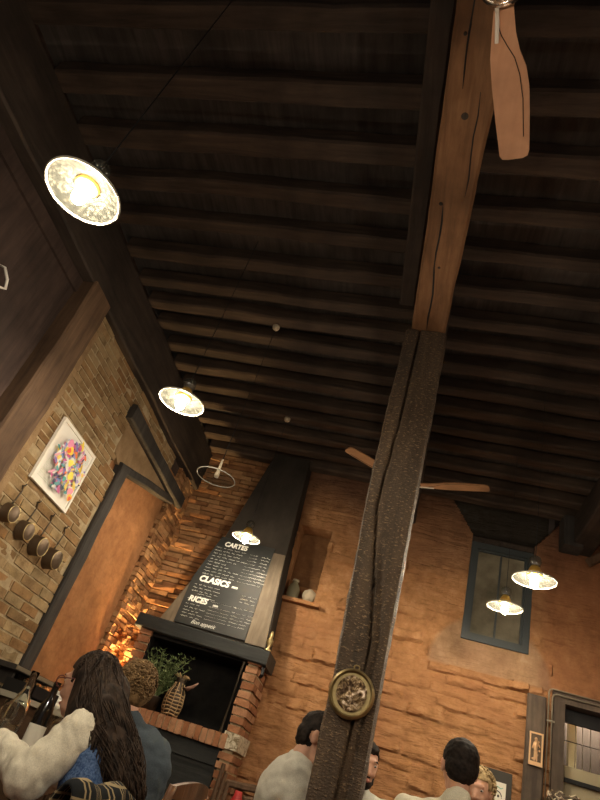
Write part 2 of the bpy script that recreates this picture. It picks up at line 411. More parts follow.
def lin(a, b, step, marks):
    xs = set(round(a + (b-a)*i/max(1, int((b-a)/step)), 4) for i in range(int((b-a)/step)+1))
    for m in marks:
        if a < m < b: xs.add(round(m-.0015, 4)); xs.add(round(m+.0015, 4))
    xs.add(a); xs.add(b); return sorted(xs)
NX0, NX1, NZ0, NZ1 = -1.17, -.86, H+1.545, H+2.28          # niche
DX0, DX1, DZ = 1.30, 2.15, H+1.30                          # door opening
WX0, WX1, WZ0 = .45, 1.01, H+1.59
def in_flare(x, z):
    if not (z > WZ0): return False
    e = max(0, (z-(H+2.58))/.26)
    return WX0 - .18*e < x < WX1 + .20*e
def back_y(x, z):
    r = z - H
    if NX0 < x < NX1 and NZ0 < z < NZ1:
        return YB + .2 + .01*noise.noise(V((x*8, 3, z*8)))
    if in_flare(x, z): return YB + .13 + .006*noise.noise(V((x*6, 1, z*6)))
    # broken stone courses
    xw = x + .05*noise.noise(V((x*3, 1.5, z*6))) + .02*noise.noise(V((x*14, 8, z*14)))
    zw = z + .035*noise.noise(V((x*1.6, 7.3, z*2))) + .020*noise.noise(V((x*8, 2.2, z*9))) + .008*noise.noise(V((x*26, 2.2, z*30)))
    s = zw/.098; row = math.floor(s); fr = s - row
    cl_ = .24 + .12*(math.sin(row*12.9898)*43758.5 % 1)
    t = xw/cl_ + (math.sin(row*78.233)*43758.5 % 1); col_ = math.floor(t); fc = t - col_
    rnd_ = (math.sin(row*127.1 + col_*311.7)*43758.5453) % 1
    big = noise.noise(V((x*.8, 3.3, z*.8)))
    e = min(min(fr, 1-fr)*.098, min(fc, 1-fc)*cl_)
    led = (.004 + .050*rnd_**2.4*(1+1.2*big))*max(0, min(1, e/.012))*(1.15-.5*fr)
    rough = .010*noise.noise(V((x*7, 0, z*14))) + .007*noise.noise(V((x*25, 5, z*40)))
    k = 1.0
    lim = 1.34 + .05*noise.noise(V((x*2.5, 9, 0)))
    if r > lim and (((x-.70)/.50)**2 + ((r-1.36)/.46)**2 < 1 or x > 1.2): k = .12                      # smooth plaster round the window
    if r < lim and r > lim-.07 and .22 < x < 1.02: rough += .030
    if r > 2.2: k *= .45
    y = YB - (led + rough)*k - (.02 if k == 1 and r < lim else 0)
    return y
xs = lin(-1.75, 2.3, .014, [NX0, NX1, WX0, WX1, DX0, DX1]); zs = lin(0.0, ZT, .0125, [NZ0, NZ1, WZ0, DZ])
bm = NB(); grid = []
for z in zs: grid.append([bm.verts.new((x, back_y(x, z), z)) for x in xs])
cl = bm.loops.layers.float_color['Col']
for j in range(len(zs)-1):
    for i in range(len(xs)-1):
        cx = (xs[i]+xs[i+1])/2; cz = (zs[j]+zs[j+1])/2
        if DX0 < cx < DX1 and cz < DZ: continue
        f = bm.faces.new((grid[j][i], grid[j][i+1], grid[j+1][i+1], grid[j+1][i]))
        r = cz - H; k = 1.0; col = (1, 1, 1)
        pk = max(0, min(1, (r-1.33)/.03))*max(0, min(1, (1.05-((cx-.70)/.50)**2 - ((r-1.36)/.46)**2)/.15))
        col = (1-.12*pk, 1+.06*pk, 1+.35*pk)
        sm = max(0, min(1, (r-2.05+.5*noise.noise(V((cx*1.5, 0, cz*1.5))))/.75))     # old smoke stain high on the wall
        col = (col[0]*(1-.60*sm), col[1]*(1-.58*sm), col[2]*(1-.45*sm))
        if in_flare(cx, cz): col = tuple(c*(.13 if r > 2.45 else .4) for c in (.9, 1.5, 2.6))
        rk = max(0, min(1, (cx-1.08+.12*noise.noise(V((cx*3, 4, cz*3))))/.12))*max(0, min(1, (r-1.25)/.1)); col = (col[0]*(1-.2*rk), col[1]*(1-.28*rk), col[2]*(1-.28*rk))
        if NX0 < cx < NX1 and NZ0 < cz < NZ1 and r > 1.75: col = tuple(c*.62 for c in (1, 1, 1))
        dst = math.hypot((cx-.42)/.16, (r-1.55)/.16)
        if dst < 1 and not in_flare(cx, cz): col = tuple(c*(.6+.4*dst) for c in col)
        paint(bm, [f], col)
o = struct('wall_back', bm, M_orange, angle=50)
bm = NB(); bbox(bm, (2.3, YB, 0), (XR, YB+.1, ZT)); struct('wall_back_right', bm, M_orange)

# brick work: separate jittered bricks over a mortar bed, one mesh
M_mortar2 = mat('brown joint mortar', (.16, .085, .04), .95, spec=.1)
def brickwall(name, org, u, n, uw, z0, z1, bl, bh, mo, prot, cols, jit=.006, skip=None, parent=None, st=True, rot=0.0, mortar=M_mortar, wob=0, bed=.2):
    bm = NB(); u = V(u); n = V(n); org = V(org)
    row = 0; z = z0
    M = Matrix((u, n, V((0, 0, 1)))).transposed()
    bh0 = bh
    while z < z1 - .01:
        bh = bh0(z) if callable(bh0) else bh0; hh = min(bh, z1-z); x = -random.uniform(0, bl)
        while x < uw:
            L = bl*random.uniform(.75, 1.15); a = max(0, x); b = min(uw, x+L-mo)
            if b - a > .02:
                zz = z + hh/2; zz += wob*noise.noise(V((x*1.5, z*.6, 3)))
                cx = (a+b)/2
                if not (skip and skip(a, b, z, z+hh)):
                    p = prot*random.uniform(.25, 1.0)
                    c = random.choice(cols); k = random.uniform(.8, 1.15)
                    Mr = M @ Matrix.Rotation(random.uniform(-rot, rot), 3, 'Y')
                    box(bm, org + u*cx + V((0, 0, zz)) + n*(p-.03), (b-a, .06, hh-mo), M=Mr, jit=jit, col=tuple(q*k for q in c))
            x += L
        z += bh; row += 1
    # mortar bed
    k0 = len(bm.faces); bm.faces.ensure_lookup_table()
    nx = max(2, int(uw/.03)); nz = max(2, int((z1-z0)/.03)); gr = []
    for j in range(nz+1):
        gr.append([])
        for i in range(nx+1):
            x = uw*i/nx; zz = z0+(z1-z0)*j/nz
            gr[-1].append(bm.verts.new(org + u*x + V((0, 0, zz)) + n*(prot*bed + .006*noise.noise(V((x*11, zz*11, 1))))))
    fs = []
    for j in range(nz):
        for i in range(nx):
            xm = uw*(i+.5)/nx; zm = z0+(z1-z0)*(j+.5)/nz
            if skip and skip(xm, xm, zm, zm): continue
            f = bm.faces.new((gr[j][i], gr[j][i+1], gr[j+1][i+1], gr[j+1][i])); f.material_index = 1; fs.append(f)
    paint(bm, fs, (1, 1, 1))
    bmesh.ops.recalc_face_normals(bm, faces=bm.faces)
    o = obj(name, bm, [M_brick, mortar], parent, org=None if parent else tuple(org))
    if st and not parent: o['kind'] = 'structure'
    return o
colsL = [(.27, .18, .095), (.30, .205, .11), (.25, .16, .08), (.32, .225, .125), (.26, .155, .075), (.31, .23, .13)]
# left wall: section with brick (Y 2.86..3.98), the bricks above the lintel, and the jamb near the corner
def skipL(a, b, z, z1):
    y = (a+b)/2 + 2.86; zr = (z+z1)/2 - H
    if 4.0 < y < 5.10:                       # opening below the sloping lintel / lintel beam
        return zr < 2.14
    if y > 3.82 and zr > 1.72 and y < 5.1: return zr < 2.14
    return False
brickwall('wall_left', (XL, 2.86, 0), (0, 1, 0), (1, 0, 0), 1.96, 0, H+2.45, .23, (lambda z: .068 if z < H+1.15 else .052), .013, .013, colsL, jit=.003, skip=skipL, wob=.012)
colsJ = [(.36, .20, .10), (.31, .165, .08), (.41, .24, .12), (.27, .135, .065)]
brickwall('wall_left_corner', (XL, 5.03, 0), (0, 1, 0), (1, 0, 0), .49, 0, ZC, .15, .046, .009, .026, colsJ, jit=.006, rot=.04, mortar=M_mortar2, bed=.1)
brickwall('wall_back_brick', (XL-.02, YB-.005, 0), (1, 0, 0), (0, -1, 0), .84, 0, ZC+.1, .26, .048, .010, .036, colsJ, jit=.007, rot=.03, mortar=M_mortar2, bed=.1)
# rest of the left wall
bm = NB(); bbox(bm, (XL-.25, 1.0, H+2.3), (XL-.02, YB+.1, ZT)); bbox(bm, (XL-.25, YR, 0), (XL-.04, 2.60, ZT))
struct('wall_left_upper', bm, [M_panel])
bm = NB(); bbox(bm, (XL-.3, 3.9, 0), (XL-.03, 5.08, H+2.35)); struct('wall_left_recess', bm, M_panelor)
bm = NB(); bbox(bm, (XL-.3, 5.07, 0), (XL-.005, YB+.2, ZT)); bbox(bm, (XL-.3, YB+.05, 0), (-1.7, YB+.25, ZT)); bbox(bm, (XL-.3, 2.6, 0), (XL-.03, 3.9, H+2.4))
struct('wall_core', bm, M_mortar)
# plaster triangle between sloping lintel and lintel timber, plaster above the timber
bm = NB()
def prism(bm, pts, x0, x1, col=(1, 1, 1)):
    a = [bm.verts.new((x0, y, z)) for y, z in pts]; b = [bm.verts.new((x1, y, z)) for y, z in pts]
    fs = [bm.faces.new(a[::-1]), bm.faces.new(b)]
    for i in range(len(pts)): fs.append(bm.faces.new((a[i], a[(i+1) % len(pts)], b[(i+1) % len(pts)], b[i])))
    paint(bm, fs, col); bmesh.ops.recalc_face_normals(bm, faces=bm.faces)
prism(bm, [(3.95, H+1.80), (5.1, H+2.08), (5.1, H+2.2), (3.80, H+2.2), (3.82, H+1.85)], XL-.1, XL+.004)
struct('wall_left_plaster', bm, M_plaster)
bm = NB(); bbox(bm, (XL-.02, 2.82, 0), (XL+.012, 2.95, H+2.35)); struct('trim_1', bm, M_plaster)

# ------------------------------------------------------------------ timbers
bm = NB(); timber(bm, (XL-.05, 1.0-3.4, H+2.62), (XL-.05, YB, H+2.62), .24, .45, jit=.008)
tag(obj('wall_beam', bm, M_darkbeam, org=(XL, 2, H+2.6), angle=40), 'long dark timber running along the top of the left brick wall under the joists', 'beam')
bm = NB(); timber(bm, (XL-.02, 2.70, .0), (XL-.02, 2.70, H+2.42), .26, .20, up=(1, 0, 0), jit=.008)
tag(obj('wall_post', bm, M_brownv, org=(XL, 2.7, 0), angle=40), 'dark brown upright timber in the left wall, left of the colourful picture', 'post')
bm = NB(); timber(bm, (XL-.04, 4.045, .0), (XL-.04, 4.045, H+1.82), .13, .16, up=(1, 0, 0), jit=.006)
timber(bm, (XL-.04, 3.97, H+1.795), (XL-.04, 5.10, H+2.07), .16, .075, jit=.005)
tag(obj('opening_frame', bm, M_darkv, org=(XL, 4.05, 0), angle=40), 'black timber frame with sloping head around the blocked opening in the left wall', 'frame')
bm = NB(); timber(bm, (XL, 3.72, H+2.17), (XL, 5.26, H+2.13), .13, .13, jit=.006)
tag(obj('lintel_beam', bm, M_darkv, org=(XL, 4.5, H+2.15), angle=40), 'short dark lintel timber above the blocked opening in the left wall', 'beam')
# joists
ords = ['nearest', 'second', 'third', 'fourth', 'fifth', 'sixth', 'seventh', 'eighth', 'ninth', 'tenth', 'eleventh', 'twelfth', 'thirteenth', 'fourteenth', 'fifteenth', 'sixteenth', 'seventeenth', 'eighteenth', 'nineteenth', 'twentieth']
ys = [5.38, 5.11, 4.84, 4.53, 4.25, 3.97, 3.72, 3.46, 3.20, 2.97, 2.68, 2.40, 2.10, 1.80, 1.49, 1.17, .87, .57]
for i, y in enumerate(ys):
    bm = NB(); k = random.uniform(.75, 1.25); wd = random.uniform(.085, .115)
    if y < 2: wd += .03
    timber(bm, (XL+.05, y+random.uniform(-.015, .015), ZC+.055), (XR, y+random.uniform(-.015, .015), ZC+.055), wd, .11, jit=.008, step=.12, seed=i*7.7, col=(k, k*.98, k*.95))
    # broken pale edges
    tag(obj('ceiling_joist', bm, M_joist, org=(0, y, ZC+.055), angle=40), 'sooty ceiling joist, %s one counted from the chimney wall' % (ords[i] if i else 'first and closest'), 'joist', 'joists across the ceiling')
# splinters: pale torn spots seen on three joists
# main beam
bm = NB()
P0 = V((-.03, -.9, H+2.695)); P1 = V((-.175, 2.78, H+2.695)); 
timber(bm, P0, P1, .205, .30, jit=.006, rnd=.014)
def crackstrip(bm, pts, wd, col):      # open drying crack: a thin V groove lip, drawn as a sunken dark sliver
    pass
mb_ = thing('main_beam', 'wide brown squared beam running under the joists to the central post', 'beam', (-.1, 1, H+2.7))
obj('timber', bm, M_beam, mb_, angle=40)
bm = NB(); timber(bm, (-.176, 2.79, H+2.695), (-.20, YB+.1, H+2.695), .205, .30, jit=.006); obj('far_timber', bm, M_darkbeam, mb_, angle=40)
bm = NB(); tube(bm, [(-.143+.003*math.sin(i)-.001*i, .80+.07*i, H+2.5435) for i in range(8)], [.002, .004, .005, .004, .004, .003, .003, .001], seg=6, flat=.5)
tube(bm, [(-.175+.006*math.sin(i*1.3)-.001*i, 1.85+.1*i, H+2.5435) for i in range(10)], [.001]+[.005]*8+[.001], seg=6, flat=.5)
tube(bm, [(-.075+.004*math.sin(i*2), 1.3+.1*i, H+2.5435) for i in range(6)], [.001]+[.003]*4+[.001], seg=6, flat=.5)
obj('drying_crack', bm, M_black, mb_)
bm = NB()
for (x, y, r) in ((-.125, 1.405, .017), (-.158, 2.25, .010), (-.163, 1.08, .008), (-.185, 1.85, .010)):
    ball(bm, (x, y, H+2.545), (r, r*1.1, .004), seg=12, rings=6)
obj('knot', bm, M_darkbeam, mb_)
bm = NB(); timber(bm, (-.20, -.9, H+2.80), (-.335, 2.75, H+2.80), .10, .14, jit=.008)
tag(obj('side_timber', bm, M_darkbeam, org=(-.3, 1, H+2.8), angle=40), 'thin dark timber fixed along the left side of the main brown beam', 'beam')

# right longitudinal beam + brace
bm = NB(); timber(bm, (1.40, -1, H+2.72), (1.40, YB+.1, H+2.72), .20, .27, jit=.008)
tag(obj('side_beam', bm, M_darkbeam, org=(1.4, 2, H+2.7), angle=40), 'dark longitudinal beam at the upper right, ending at the back wall', 'beam')
bm = NB(); timber(bm, (1.30, YB-.12, H+2.56), (1.30, YB-.12, ZC), .17, .2, up=(0, 1, 0), jit=.008)
tag(obj('beam_corbel', bm, M_darkv, org=(1.3, YB-.1, H+2.7), angle=40), 'dark timber block on the back wall right of the embrasure carrying the side beam', 'corbel')
bm = NB(); timber(bm, (1.45, YB-.10, H+2.48), (1.95, YB-.10, H+2.86), .07, .07, up=(0, 1, 0), jit=.006)
tag(obj('diagonal_brace', bm, M_brownv, org=(1.7, YB-.1, H+2.6), angle=40), 'slanting timber brace at the far upper right of the back wall', 'brace')

# central post with crack and adze marks
PX, PY, PW = -.163, 2.86, .215
bm = NB(); sec = []
NF = 26
for i in range(NF+1): sec.append((-PW/2 + PW*i/NF, -PW/2))
for i in range(1, 8): sec.append((PW/2, -PW/2 + PW*i/8))
for i in range(9): sec.append((PW/2 - PW*i/8, PW/2))
for i in range(1, 8): sec.append((-PW/2, PW/2 - PW*i/8))
rings = []; ztop = H+2.545; z = 0.0
while z <= ztop:
    ring = []; r = z - H
    xl_ = -.270 - .043*max(0, min(1, (r-.5)/.8)) + .003*math.sin(z*4); xr_ = -.064
    cx = (xl_+xr_)/2; ks = (xr_-xl_)/PW
    cu = -.152 - .090*max(0, min(1, (r-.68)/.65)) + .02*max(0, min(1, (r-1.5)/.9)) + .005*math.sin(z*5)
    uc = (cu-cx)/ks
    for a, b in sec:
        q = V((cx+a*ks, PY+b, z)); front = abs(b + PW/2) < 1e-6
        nn_ = noise.noise(V((q.x*28, q.y*28, q.z*17)))*.0045 + noise.noise(V((q.x*5, q.y*5, q.z*3)))*.006
        if abs(abs(a)-PW/2) < .003 and abs(abs(b)-PW/2) < .003: q.x += -math.copysign(.010, a); q.y += -math.copysign(.010, b)
        if front:
            q.y += nn_
            if abs(q.x+.180) < .0085 and abs(z-(H+.945)) < .015: q.y += .022
            dd = abs(a-uc); q.y += .030*max(0, 1-dd/.008)
            if a < uc: q.y += .004
            if r < 1.2 and abs(a-uc-.03) < .012: q.y += .01*max(0, min(1, (1.2-r)*3))
        else:
            q.x += nn_ if abs(abs(a)-PW/2) < 1e-6 else 0
        ring.append(bm.verts.new(q))
    rings.append(ring); z += .018
m = len(sec)
for a, b in zip(rings, rings[1:]):
    for j in range(m): bm.faces.new((a[j], a[(j+1) % m], b[(j+1) % m], b[j]))
bm.faces.new(rings[0][::-1]); bm.faces.new(rings[-1]); paint(bm, bm.faces, (1, 1, 1))
post = tag(obj('timber_post', bm, M_post, org=(PX, PY, 0), angle=60), 'tall rough hewn dark timber post with long vertical crack in the middle of the room', 'post')

# ------------------------------------------------------------------ medallion on the post
md = thing('medallion', 'round aged brass medallion with a worn silvery relief hung on the timber post', 'wall decoration', (PX-.016, PY-PW/2-.004, H+.458))
mc = V(md.location); RX = Matrix.Rotation(PI/2, 4, 'X')
T = Matrix.Translation(mc) @ RX @ Matrix.Scale(1.02, 4)
bm = NB(); lathe(bm, [(.0001, .0), (.080, .0), (.090, .004), (.094, .012), (.092, .020), (.084, .026), (.080, .020), (.077, .012), (.060, .011), (.0001, .011)], 48, T @ Matrix.Diagonal((1, 1.03, 1, 1)))
obj('dish', bm, M_brass, md, angle=50)
bm = NB(); random.seed(11)
n_ = 26; gr = []
for j in range(n_+1):
    gr.append([])
    for i in range(n_+1):
        a = -1+2*i/n_; b = -1+2*j/n_; xx = a*math.sqrt(max(0, 1-b*b/2)); yy = b*math.sqrt(max(0, 1-a*a/2))
        h = .019 + .008*abs(noise.noise(V((xx*2.5, yy*2.5, 2)))) + .014*max(0, noise.noise(V((xx*5, yy*5, 5))))
        gr[-1].append(bm.verts.new(T @ V((xx*.062, yy*.068, h-.004))))
for j in range(n_):
    for i in range(n_): bm.faces.new((gr[j][i], gr[j][i+1], gr[j+1][i+1], gr[j+1][i]))
paint(bm, bm.faces, (1, 1, 1)); bmesh.ops.recalc_face_normals(bm, faces=bm.faces)
q = obj('relief', bm, M_relief, md, smooth=True); q['label'] = 'worn silvery pink relief scene'
bm = NB()
tube(bm, [mc + V((.012*math.cos(t), -.012, .104+.009*math.sin(t))) for t in [2*PI*i/16 for i in range(17)]], .003, seg=8)
obj('hanging_loop', bm, M_brass, md, smooth=True)

# ------------------------------------------------------------------ pendants
def make_pendant(loc, label, top, lit=True, D=.245, rose=False):
    x, y, z = loc; R_ = D/2
    p = thing('pendant_lamp', label, 'pendant lamp', loc, 'round glass pendant lamps')
    T = Matrix.Translation(V(loc))
    bm = NB(); lathe(bm, [(R_, 0), (R_*.97, .004), (R_*.7, .020), (R_*.42, .032), (R_*.24, .045), (R_*.235, .049), (R_*.43, .036), (R_*.7, .0245), (R_*.97, .009), (R_*1.0, .006)], 56, T)
    obj('lamp_shade', bm, M_shade if lit else M_shade_off, p, smooth=True)
    bm = NB(); tube(bm, [V(loc)+V((R_*math.cos(t), R_*math.sin(t), .003)) for t in [2*PI*i/64 for i in range(65)]], .0042 if lit else .003, seg=8, cap=False)
    obj('shade_rim', bm, M_rim, p, smooth=True)
    bm = NB(); lathe(bm, [(.0001, .086), (.024, .086), (.032, .07), (.040, .05), (.042, .036), (.038, .026), (.031, .024), (.026, .030), (.022, .024), (.016, .012), (.0001, .012)], 32, T)
    obj('socket', bm, M_gold, p, smooth=True) if lit else None
    bm = NB(); lathe(bm, [(.006, .086), (.020, .088), (.030, .094), (.027, .100), (.034, .108), (.036, .116), (.031, .122), (.034, .130), (.030, .140), (.018, .149), (.006, .152)], 28, T)
    obj('glass_cap', bm, M_cap, p, smooth=True) if lit else None
    bm = NB(); lathe(bm, [(.0001, .0), (.014, .004), (.016, .02), (.010, .05), (.006, .13), (.0001, .14)], 16, T) if not lit else ball(bm, V(loc)+V((0, 0, -.018)), (.023, .023, .029)); obj('bulb' if lit else 'glass_stem', bm, M_bulb if lit else M_gourd, p, smooth=True)
    bm = NB(); tube(bm, [V(loc)+V((0, 0, .13)), V((x, y, top))], .0028, seg=6); obj('cord', bm, M_black, p)
    bm = NB(); lathe(bm, [(.0001, -.04), (.014, -.038), (.024, -.028), (.028, -.014), (.028, 0), (.0001, 0)], 24, Matrix.Translation((x, y, top))); obj('ceiling_rose', bm, M_gourd, p, smooth=True) if rose else None
    return p
zc = ZC
make_pendant((-1.212, 1.072, H+1.373), 'lit pendant lamp at the upper left, nearest and largest', zc-.0)
make_pendant((-1.33, 2.47, H+1.545), 'lit pendant lamp beside the left beam, above the blocked wall opening', zc)
make_pendant((-1.31, 3.26, H+1.537), 'unlit clear glass pendant lamp hanging left of the chimney hood', zc, lit=False, D=.25, rose=True)
make_pendant((-1.37, 4.50, H+1.655), 'lit pendant lamp hanging in front of the chalkboard menu', zc, D=.228, rose=True)
make_pendant((.66, 3.55, H+1.45), 'lit pendant lamp on the right, the higher and larger one before the window', zc)
make_pendant((.64, 4.45, H+1.57), 'lit pendant lamp on the right, the lower and smaller one before the window', zc)
# a lamp past the right edge; the pair behind the camera is added fill
for q in ((.98, 1.75, H+1.5), (-1.25, -.5, H+1.4), (.9, -.3, H+1.4)):
    make_pendant(q, 'unseen lit pendant lamp beyond the frame, lighting the room', zc)

# ------------------------------------------------------------------ ceiling fans
def make_fan(cx, cy, z, angs, label, mt, droptop, R_=.64, tilt=0.0):
    f = thing('ceiling_fan', label, 'ceiling fan', (cx, cy, z), 'wooden ceiling fans')
    T = Matrix.Translation((cx, cy, z))
    bm = NB(); lathe(bm, [(.0001, -.055), (.05, -.05), (.075, -.03), (.085, 0), (.08, .035), (.05, .06), (.0001, .065)], 36, T); obj('motor_housing', bm, M_chrome, f, smooth=True)
    bm = NB(); tube(bm, [(cx, cy, z+.05), (cx, cy, droptop)], .013, seg=12); obj('down_rod', bm, M_chrome, f, smooth=True)
    for a in angs:
        A = T @ Matrix.Rotation(math.radians(a), 4, 'Z') @ Matrix.Rotation(tilt, 4, 'X')
        out = [(x_, y_*(1.18 if mt is M_blade else 1)) for x_, y_ in [(.09, -.030), (.16, -.040), (.24, -.050), (.34, -.052), (.48, -.050), (R_-.02, -.046), (R_-.004, -.038), (R_, -.02), (R_, .026), (R_-.008, .042), (R_-.03, .048), (.46, .054), (.36, .056), (.29, .050), (.23, .034), (.17, .026), (.09, .024)]]
        bm = NB(); t = [bm.verts.new(A @ V((x, -y, .004))) for x, y in out]; b = [bm.verts.new(A @ V((x, -y, -.004))) for x, y in out]
        bm.faces.new(t); bm.faces.new(b[::-1])
        for i in range(len(out)): bm.faces.new((t[i], b[i], b[(i+1) % len(out)], t[(i+1) % len(out)]))
        paint(bm, bm.faces, (1, 1, 1)); bmesh.ops.recalc_face_normals(bm, faces=bm.faces)
        bl = obj('blade', bm, mt, f)
        bm = NB(); tube(bm, [A @ V((x, y, -.0045)) for x, y in ((.13, .026), (.17, .016), (.21, -.002), (.25, -.022), (.31, -.036), (.40, -.043), (.55, -.038))], .0016, seg=6); obj('edge_line', bm, M_darkbeam, bl)
        bm = NB(); tube(bm, [A @ V((x, y, -.007)) for x, y in ((.06, .022), (.12, .026), (.19, .033))], .007, seg=8, flat=.5); obj('blade_arm', bm, M_white, bl)
    return f
make_fan(-.050, .81, H+2.30, (76.5, 196.5, 316.5), 'wooden ceiling fan at the top right whose blade hangs down into view', M_blade, H+2.56)
make_fan(-.174, 4.27, H+2.30, (216.7, 343, 100), 'wooden ceiling fan partly hidden behind the timber post', M_blade2, H+2.56, R_=.61)

# ------------------------------------------------------------------ fireplace
fp = thing('fireplace', 'large brick fireplace with a dark tapering hood and charred mantel shelf', 'fireplace', (-1.65, 5.3, 0))
FY = 5.05
bm = NB(); timber(bm, (-2.21, 5.22, H+.955), (-1.03, 5.22, H+.925), .36, .115, jit=.004, rnd=.01); obj('mantel_shelf', bm, M_mantel, fp, angle=40)
# hood
bm = NB()
hb = [(-2.04, 5.08), (-1.07, 5.08), (-1.10, 5.48), (-2.0, 5.48)]; ht = [(-1.60, 5.28), (-1.235, 5.28), (-1.235, 5.49), (-1.60, 5.49)]
hm = [(-1.78, 5.17), (-1.16, 5.17), (-1.17, 5.485), (-1.78, 5.485)]
lv = [(hb, H+.99), (hm, H+1.82), (ht, ZC+.04)]
rg = [[bm.verts.new((x, y, zz)) for x, y in L] for L, zz in lv]
for a, b in zip(rg, rg[1:]):
    for k in range(4): bm.faces.new((a[k], a[(k+1) % 4], b[(k+1) % 4], b[k]))
bm.faces.new(rg[0][::-1]); bm.faces.new(rg[-1]); paint(bm, bm.faces, (1, 1, 1)); bmesh.ops.recalc_face_normals(bm, faces=bm.faces)
obj('hood', bm, M_hood, fp)
# pale boards flanking the chalkboard at the foot of the hood
def hoodp(x, z, off=0.0):       # point on the hood front plane at height z (rel)
    t = (z-.99)/(1.82-.99); return V((x, 5.08+.09*t-off, H+z))
def slab(bm, pts, th, col=(1, 1, 1), mi=0):
    a = [bm.verts.new(hoodp(x, z, .002)) for x, z in pts]; b = [bm.verts.new(hoodp(x, z, .002+th)) for x, z in pts]
    fs = [bm.faces.new(a[::-1]), bm.faces.new(b)]
    for i in range(len(pts)): fs.append(bm.faces.new((a[i], a[(i+1) % len(pts)], b[(i+1) % len(pts)], b[i])))
    for f in fs: f.material_index = mi
    paint(bm, fs, col); return fs
for pts_ in ([(-2.035, 1.0), (-1.90, 1.0), (-1.90, 1.40)], [(-1.26, 1.0), (-1.085, 1.0), (-1.165, 1.82), (-1.275, 1.82)]):
    bm = NB(); slab(bm, pts_, .012); bmesh.ops.recalc_face_normals(bm, faces=bm.faces); obj('hood_board', bm, M_hoodframe, fp)
# brick pillars
colsF = [(.34, .17, .095), (.30, .14, .075), (.40, .22, .13), (.26, .12, .065)]
def pillar(x0, x1, z0, z1, y0=5.07, y1=5.5):
    bm = NB(); z = z0; r = 0
    while z < z1-.02:
        hh = .062
        sx0 = x0 + random.uniform(-.008, .008); sx1 = x1 + random.uniform(-.008, .008)
        if r % 2: segs = [(y0, y0+.12), (y0+.13, y0+.38), (y0+.39, y1)]
        else: segs = [(y0, y0+.24), (y0+.25, y1)]
        for a, b in segs:
            c = random.choice(colsF); bbox(bm, (sx0, a+random.uniform(-.008, .004), z), (sx1, b, z+hh-.014), jit=.004, col=c)
        z += hh; r += 1
    bbox(bm, (x0+.012, y0+.012, z0), (x1-.012, y1, z1), mi=1)
    return obj('brick_pillar', bm, [M_brick, M_mortar], fp)
pillar(-2.15, -2.045, 0, H+.88); pillar(-1.19, -1.085, H+.36, H+.88)
pillar(-1.19, -1.085, 0, H+.25)
bm = NB(); box(bm, (-1.135, 5.27, H+.305), (.125, .42, .11), jit=.006); q = obj('marble_block', bm, M_marble, fp); q['label'] = 'veined white stone block in the brick pillar'
# soldier course on hearth
bm = NB(); x = -2.04
while x < -1.2:
    bbox(bm, (x, 5.05, H+.24), (x+.044, 5.20, H+.335), jit=.003, col=random.choice(colsF)); x += .052
bbox(bm, (-2.04, 5.06, H+.25), (-1.2, 5.45, H+.325), mi=1)
obj('hearth_course', bm, [M_brick, M_mortar], fp)
bm = NB(); bbox(bm, (-2.05, 5.40, H+.33), (-1.17, 5.44, H+.9)); bbox(bm, (-2.06, 5.10, H+.33), (-2.045, 5.48, H+.9)); bbox(bm, (-1.20, 5.10, H+.33), (-1.185, 5.48, H+.88))
bbox(bm, (-2.05, 5.10, H+.86), (-1.18, 5.48, H+.90)); bbox(bm, (-2.05, 5.2, H+.32), (-1.18, 5.48, H+.338))
obj('firebox', bm, M_soot, fp)
bm = NB(); bbox(bm, (-2.04, 5.10, 0), (-1.195, 5.16, H+.245)); bbox(bm, (-2.03, 5.08, H+.12), (-1.2, 5.10, H+.20)); obj('lower_panel', bm, M_mantel, fp)
bm = NB(); tube(bm, [(-1.235, 5.09, H+.34), (-1.22, 5.09, H+.86)], .012, seg=8); obj('iron_rod', bm, M_iron, fp)
bm = NB(); tube(bm, [(-1.055, 5.1, H+.87), (-1.045, 5.05, H+.84), (-1.04, 5.04, H+.80), (-1.05, 5.06, H+.78)], .014, seg=8); obj('iron_hook', bm, M_black, fp)
# brass ornament on mantel's right end
bm = NB(); lathe(bm, [(.0001, 0), (.03, .0), (.032, .01), (.012, .03), (.026, .06), (.030, .085), (.015, .11), (.018, .13), (.008, .16), (.0001, .165)], 20, Matrix.Translation((-1.065, 5.10, H+.985)))
tag(obj('brass_figurine', bm, M_brass, org=(-1.065, 5.10, H+.985), smooth=True), 'small brass ornament on the right end of the mantel shelf beside the hood', 'ornament')

# chalkboard
cb_ = thing('chalkboard', 'black chalkboard menu with white handwriting on the chimney hood', 'menu board', hoodp(-1.58, 1.02))
bm = NB(); slab(bm, [(-1.905, 1.015), (-1.265, 1.015), (-1.275, 1.86), (-1.79, 1.86), (-1.905, 1.42)], .016); bmesh.ops.recalc_face_normals(bm, faces=bm.faces)
bm2 = bm
obj('board', bm, M_board_, cb_)
ang = math.atan2(.09, .83)
Mh = Matrix((V((1, 0, 0)), V((0, math.sin(ang), math.cos(ang))), V((0, -math.cos(ang), math.sin(ang))))).transposed().to_4x4()
def text_mesh(s, size, pos, bold=0.0, shear=.15, M=Mh, mt=M_chalk, parent=None, name='chalk_writing', ext=.0006):
    cu = bpy.data.curves.new('t', 'FONT'); cu.body = s; cu.size = size; cu.extrude = ext; cu.offset = bold; cu.shear = shear
    o = bpy.data.objects.new('t', cu); C.objects.link(o); dg = bpy.context.evaluated_depsgraph_get(); dg.update()
    me = bpy.data.meshes.new_from_object(o.evaluated_get(dg)); bpy.data.objects.remove(o)
    me.transform(Matrix.Translation(pos) @ M); me.materials.clear(); me.materials.append(mt)
    return link(name, me, parent)
def hp(x, z): return hoodp(x, z, .0195)
text_mesh('CARTES', .062, hp(-1.74, 1.775), .0022, parent=cb_)
